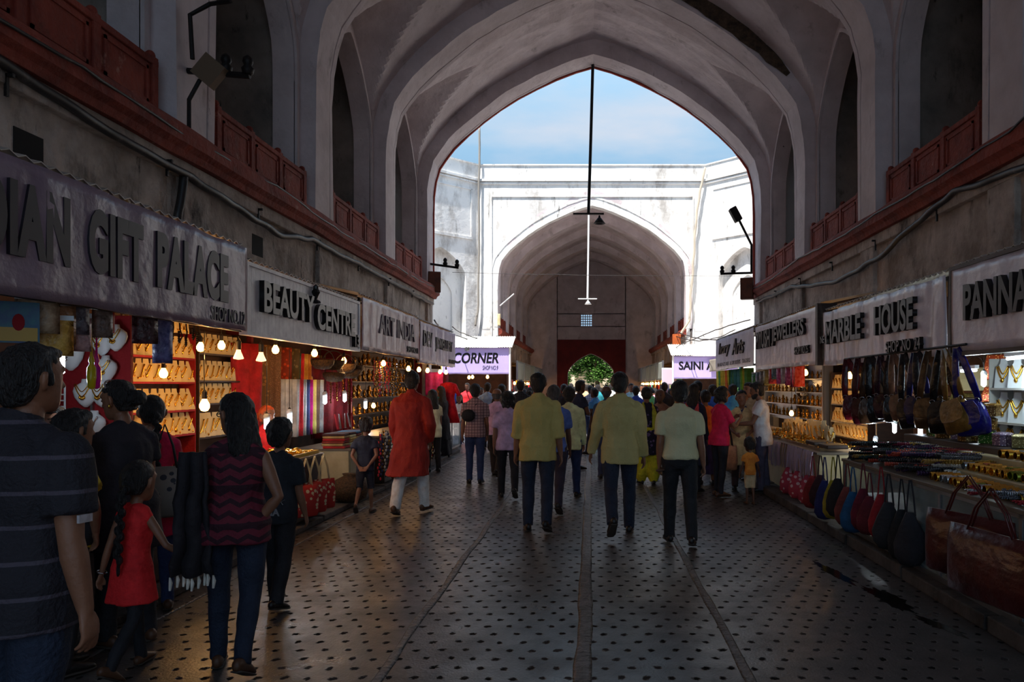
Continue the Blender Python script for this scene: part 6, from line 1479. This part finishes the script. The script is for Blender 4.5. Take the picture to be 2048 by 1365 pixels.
# --- the middle of the passage ---
def x_sling(t, d):
    s = d['s']; U = d['U']; mb = MB(); mb.tube([U @ V(p) for p in ((.07*s, .02, .5*s), (.03*s, -.1*s, .46*s), (-.08*s, -.14*s, .28*s), (-.17*s, -.12*s, .16*s))], .009, 6); mb.build('bag_strap', blackc, t)
person('man in plaid shirt with a black sling bag on his back', gx(950, 12), 12, 1.6, 4, build=1.0, top=dict(m=mat('plaid_shirt', (176, 140, 140), .8, pat='plaid', col2=(90, 60, 70)), hem=-.12, sleeve='short'), bottom=dict(m=jeansb), hair='thick', vox=.012, extra=x_sling, **stand)
mb = MB(); mb.ball((0, 0, 0), .11, .06, .1, 14, 8); o = mb.build('sling_bag', cm(20, 18, 20), smooth=True); o.location = (gx(936, 11.8), 11.82, 1.1); tag(o, 'small black sling bag on the back of the man in plaid shirt', 'bag')
person('balding older man in pinkish shirt ahead of the plaid shirt man', gx(993, 12.9), 12.9, 1.55, -8, build=1.08, top=dict(m=cm(200, 150, 176), sleeve='short'), bottom=dict(m=darkbrown), hair='bald', hairm=hair_g, vox=.013, **walkA)
person('man in lilac grey half sleeve shirt left of the yellow shirt man', gx(1016, 10.45), 10.45, 1.5, 6, build=1.12, top=dict(m=cm(170, 140, 166), sleeve='short', hem=-.14), bottom=dict(m=blackc), hair='wavy', vox=.012, L=(10, 8, 0), Rr=(-14, 26, 30))
person('man in yellow shirt with rolled sleeves and dark jeans, left of centre', gx(1076, 8.1), 8.1, 1.71, 0, build=1.12, aL=(3, 8, 8, 5), aR=(-3, 8, 8, 5), top=dict(m=mat('yellow_shirt', (212, 188, 112), .8, col2=(192, 168, 96), ns=3, bump=.4, bs=60), hem=-.17, sleeve='roll', ease=.024, wr=.008), bottom=dict(m=jeans), hair='thick', vox=.0105, L=(4, 8, 0), Rr=(-12, 18, 22))
person('grey haired man in blue t-shirt hidden behind the left yellow shirt man', gx(1107, 9.3), 9.3, 1.6, -3, top=dict(m=cm(70, 90, 150), sleeve='short', collar=False), bottom=dict(m=cm(40, 34, 50)), hair='short', hairm=hair_g, vox=.012, skin=skin_d, **walkA)
person('man in pale olive long sleeve shirt right of the left yellow shirt man', gx(1138, 10.4), 10.4, 1.58, -4, build=1.05, top=dict(m=cm(204, 196, 140), sleeve='long', hem=-.16), bottom=dict(m=jeansb), hair='thick', vox=.012, **walkB)
person('tall man in navy t-shirt facing half right with folded arms', gx(1157, 14), 14, 1.67, -60, aL=(20, 10, 85, 60), aR=(20, 10, 85, 60), top=dict(m=cm(26, 32, 56), sleeve='half', collar=False), bottom=dict(m=jeansb), hair='short', vox=.014, skin=skin_d, **stand)
person('man in bright blue shirt in the middle distance', gx(1191, 17), 17, 1.55, 50, top=dict(m=cm(70, 140, 220), sleeve='half'), bottom=dict(m=cm(40, 40, 60)), hair='short', vox=.016, skin=skin_d, **walkA)
person('man in blue and white checked shirt behind the bright blue shirt', gx(1181, 20), 20, 1.6, 10, top=dict(m=mat('blue_check', (200, 210, 230), .8, pat='plaid', col2=(50, 70, 140)), sleeve='short'), bottom=dict(m=jeansb), hair='short', vox=.018, face_detail=False, **walkB)
person('bald headed man in dark blue shirt behind the right yellow shirt man', gx(1213, 12.5), 12.5, 1.6, 0, top=dict(m=cm(36, 60, 90), sleeve='short'), bottom=dict(m=cm(60, 64, 90)), hair='bald', hairm=hair_g, vox=.014, skin=skin_d, **walkA)
person('man in yellow olive long sleeve shirt and jeans, right of centre', gx(1240, 7.85), 7.85, 1.72, 2, build=1.1, aL=(10, 14, 16, 5), aR=(-3, 9, 14, 8), head=(0, 0), top=dict(m=mat('olive_yellow_shirt', (204, 186, 124), .8, col2=(184, 166, 106), ns=3, bump=.4, bs=60), hem=-.17, sleeve='long', ease=.022, wr=.008), bottom=dict(m=jeans), hair='thick', vox=.0105, L=(-18, 30, 42), Rr=(12, 6, 0),
       extra=lambda t, d: MB().tube([d['arms'][1][2]+d['arms'][1][5].to_3x3() @ V((.03*cos(a), .03*sin(a), 0)) for a in [2*pi*i/12 for i in range(12)]], .007, 6, closed=True).build('wristwatch', silver, t))
person('man in cream short sleeve shirt and black trousers, right of centre', gx(1360, 7.35), 7.35, 1.61, -2, build=1.08, aL=(-4, 8, 22, 20), aR=(-3, 9, 12, 8), top=dict(m=mat('cream_shirt', (222, 212, 168), .8, col2=(208, 198, 154), ns=3, bump=.4, bs=60), hem=-.03, sleeve='short', ease=.02, wr=.007), bottom=dict(m=cm(20, 19, 22), ease=.014), hair='thick', vox=.0105, L=(10, 6, 0), Rr=(-8, 14, 16), curl=40)
mb = MB(); mb.tube([(-.05, 0, 0), (.06, .02, .015)], [(.035, .012), (.03, .01)], 8, rnd=True); o = mb.build('rolled_wallet', sandal_m, smooth=True); o.location = (gx(1325, 7.3), 7.33, .74); tag(o, 'brown folded pouch held low by the man in the cream shirt', 'pouch')
# --- right side groups ---
def x_dup(col):
    def f(t, d):
        s = d['s']; U = d['U']; mb = MB(); P = [U @ V(p) for p in ((-.1*s, -.15*s, .1*s), (-.1*s, -.13*s, .4*s), (-.06*s, -.03*s, .53*s), (.0, .09*s, .46*s), (.07*s, -.03*s, .53*s), (.11*s, -.13*s, .36*s), (.11*s, -.15*s, .05*s))]
        mb.tube(P, [(.05*s, .016*s)]*7, 10, ref=(0, 1, 0)); remesh(mb, 'dupatta', cm(*col), t, .012, 3, .005)
    return f
person('woman with yellow salwar and dark floral shawl right of the olive shirt', gx(1294, 11.9), 11.9, 1.55, 8, True, 1.06, top=dict(m=mat('dark_floral', (36, 26, 44), .8, pat='floral', col2=(120, 90, 130)), hem=-.4, flare=.05, sleeve='half', name='kameez', collar=False), bottom=dict(kind='salwar', col=(190, 170, 30), ease=.03), hair='bun', vox=.013, extra=x_dup((170, 160, 40)), **stand)
person('elderly person with shaved grey head beside the yellow salwar woman', gx(1321, 12.6), 12.6, 1.52, 160, False, 1.0, top=dict(m=cm(120, 80, 60), hem=-.3, sleeve='long', name='kurta'), bottom=dict(m=darkbrown), hair='bald', hairm=hair_g, vox=.014, skin=skin_d, **stand)
person('woman in dark coat like dress behind the cream shirt man', gx(1386, 11), 11, 1.6, -30, True, 1.05, top=dict(m=cm(24, 22, 40), hem=-.5, flare=.06, sleeve='long', name='tunic', collar=False), bottom=dict(m=blackc), hair='long', vox=.014, extra=x_dup((190, 60, 60)), **stand)
person('woman in orange blouse and long blue skirt beside the magenta top', gx(1412, 11.9), 11.9, 1.5, 10, True, 1.08, aL=(0, 12, 20, 10), top=dict(m=cm(210, 90, 30), hem=-.04, sleeve='half', name='blouse', collar=False), bottom=dict(kind='skirt', col=(36, 34, 84), len=.22), hair='bun', vox=.013, **stand)
person('woman in magenta red t-shirt and dark leggings facing the right stall', gx(1440, 10.6), 10.6, 1.56, -62, True, 1.06, aL=(35, 8, 95, 30), aR=(30, 8, 100, 20), top=dict(m=cm(206, 20, 64), hem=-.12, sleeve='short', ease=.014, collar=False), bottom=dict(m=cm(24, 24, 32), ease=.004), shoes=sandal_m, hair='wavy', vox=.0115, **stand)
person('woman in beige kurta with dark scarf facing the camera', gx(1483, 11.2), 11.2, 1.5, 172, True, 1.12, aL=(20, 8, 60, 30), aR=(20, 8, 60, 30), top=dict(m=cm(200, 160, 110), hem=-.48, flare=.06, sleeve='half', name='kurta', collar=False), bottom=dict(m=cm(60, 40, 40)), hair='bun', vox=.012, extra=x_dup((40, 36, 70)), **stand)
person('man with a grey draped shawl behind the white t-shirt man', gx(1502, 12.2), 12.2, 1.62, 120, top=dict(m=cm(150, 136, 112), hem=-.2, sleeve='long', ease=.04), bottom=dict(m=darkbrown), hair='short', vox=.014, **stand)
person('bearded man in white t-shirt leaning at the right counter, in profile', gx(1524, 11), 11, 1.62, 75, build=1.08, aL=(30, 8, 60, 10), aR=(25, 8, 70, 20), head=(5, 10), lean=4, top=dict(m=cm(226, 210, 204), hem=-.2, sleeve='half', ease=.02, collar=False), bottom=dict(m=cm(70, 66, 84)), hair='thick', vox=.011,
       extra=lambda t, d: remesh(MB().loft([ell((0, y, z), a, b_, 16, d['HM']) for z, y, a, b_ in ((-.122, .05, .025, .03), (-.1, .042, .045, .05), (-.075, .032, .058, .062), (-.05, .02, .064, .066), (-.035, .004, .062, .05))]), 'beard', hair_m, t, .009, 2, .003), **stand)
person('little boy in orange t-shirt and beige shorts by the right counter', gx(1500, 9.9), 9.9, .9, 6, headk=.86, build=.82, aL=(0, 14, 14, 0), aR=(0, 16, 14, 0), top=dict(m=cm(226, 120, 40), hem=-.1, sleeve='half', ease=.03, collar=False), bottom=dict(kind='shorts', col=(180, 156, 120), ease=.02), hair='child', vox=.009, shoes=sandal_m, skin=skin_d, **stand)
t = place(tt, 0, (gx(1456, 10.9), 10.9, .7), R(20), 'tan flat bag held by the woman in the beige kurta', None, (1, 1.2, 1), matmap={'body': cm(170, 120, 90), 'handle': blackc})
# --- left side, middle distance ---
person('woman in cream top with dark hair behind the orange kurta man', gx(866, 13.6), 13.6, 1.5, 30, True, 1.0, top=dict(m=cm(214, 200, 160), hem=-.2, sleeve='half', collar=False), bottom=dict(m=blackc), hair='long', vox=.014, **stand)
person('woman in long black dress at the far left counter', gx(884, 16.3), 16.3, 1.56, 60, True, 1.0, top=dict(m=cm(26, 24, 30), hem=-.5, flare=.05, sleeve='long', name='tunic', collar=False), bottom=dict(kind='skirt', col=(24, 22, 28)), hair='long', vox=.016, **stand)
person('girl in white t-shirt facing the camera near the red dress', gx(919, 19.6), 19.6, 1.38, 175, True, .9, top=dict(m=cm(226, 232, 240), hem=-.15, sleeve='half', collar=False), bottom=dict(m=jeansb), hair='long', vox=.016, **walkA)
# --- the far crowd ---
rc = random.Random(11)
crowd = [(905, 22, 'blue', (40, 70, 160)), (935, 24, 'red', (200, 30, 40)), (962, 21, 'crimson', (180, 20, 50)), (975, 18, 'light blue', (130, 160, 210)), (1003, 16.5, 'black', (26, 24, 28)), (1041, 15.2, 'black checked', (40, 38, 44)), (1049, 20, 'purple', (110, 40, 110)), (1060, 18, 'maroon', (130, 24, 50)),
         (1033, 26, 'grey', (150, 150, 150)), (1015, 30, 'white', (225, 225, 225)), (1052, 34, 'navy', (40, 46, 90)), (1142, 24, 'white', (228, 228, 230)), (1150, 30, 'pink', (200, 110, 130)), (1163, 34, 'black', (30, 28, 30)), (1172, 27, 'tan', (190, 150, 110)), (1196, 25, 'teal', (30, 120, 130)),
         (1203, 32, 'orange', (210, 110, 40)), (1222, 28, 'white', (230, 230, 226)), (1233, 36, 'grey', (140, 140, 150)), (1262, 21, 'sky blue', (150, 190, 240)), (1272, 17, 'blue', (50, 80, 190)), (1283, 24, 'white', (225, 230, 236)), (1303, 22, 'green', (60, 120, 70)), (1329, 17.5, 'dark', (40, 36, 40)),
         (1341, 20, 'mustard', (190, 150, 50)), (1372, 15.5, 'violet', (90, 60, 130)), (1398, 15, 'black', (24, 24, 26)), (1425, 14.2, 'cobalt blue', (40, 90, 200)), (1466, 14.5, 'sky blue', (70, 150, 220)), (1186, 40, 'cream', (220, 210, 180)), (1168, 43, 'red', (180, 40, 40)), (1212, 42, 'blue', (60, 90, 170)), (1128, 19, 'dark', (36, 34, 40)), (1310, 27, 'pink', (220, 130, 150))]
fem = ('maroon', 'pink', 'crimson', 'violet', 'purple', 'mustard', 'green', 'orange')
for i, (px, Y, nm, c_) in enumerate(crowd):
    f_ = nm in fem; h_ = rc.uniform(1.5, 1.6) if f_ else rc.uniform(1.58, 1.7)
    fc_ = rc.choice((0, 10, -15, 170, 190, 40, -60))
    if px in (1003, 1041, 975, 1128): fc_ = 0
    pos = 'left of' if px < 1180 else 'right of'
    person('%s in %s top in the far crowd, %s heads %s the vanishing centre' % ('woman' if f_ else 'man', nm, ['a few', 'several', 'many'][min(2, abs(px-1180)//70)], pos), gx(px, Y), Y, h_, fc_, f_, rc.uniform(.95, 1.1),
           top=dict(m=cm(*c_, pat='plaid' if 'checked' in nm else None), hem=-.35 if f_ else -.14, flare=.04 if f_ else 0, sleeve='half' if f_ else 'short', collar=not f_), bottom=dict(m=rc.choice((jeans, blackc, darkbrown, jeansb))), hair=rc.choice(('long', 'bun')) if f_ else rc.choice(('short', 'thick')), vox=.018 if Y < 24 else .024, face_detail=Y < 22, skin=rc.choice((skin_m, skin_d)), **rc.choice((walkA, walkB, stand)))
finish_remesh()
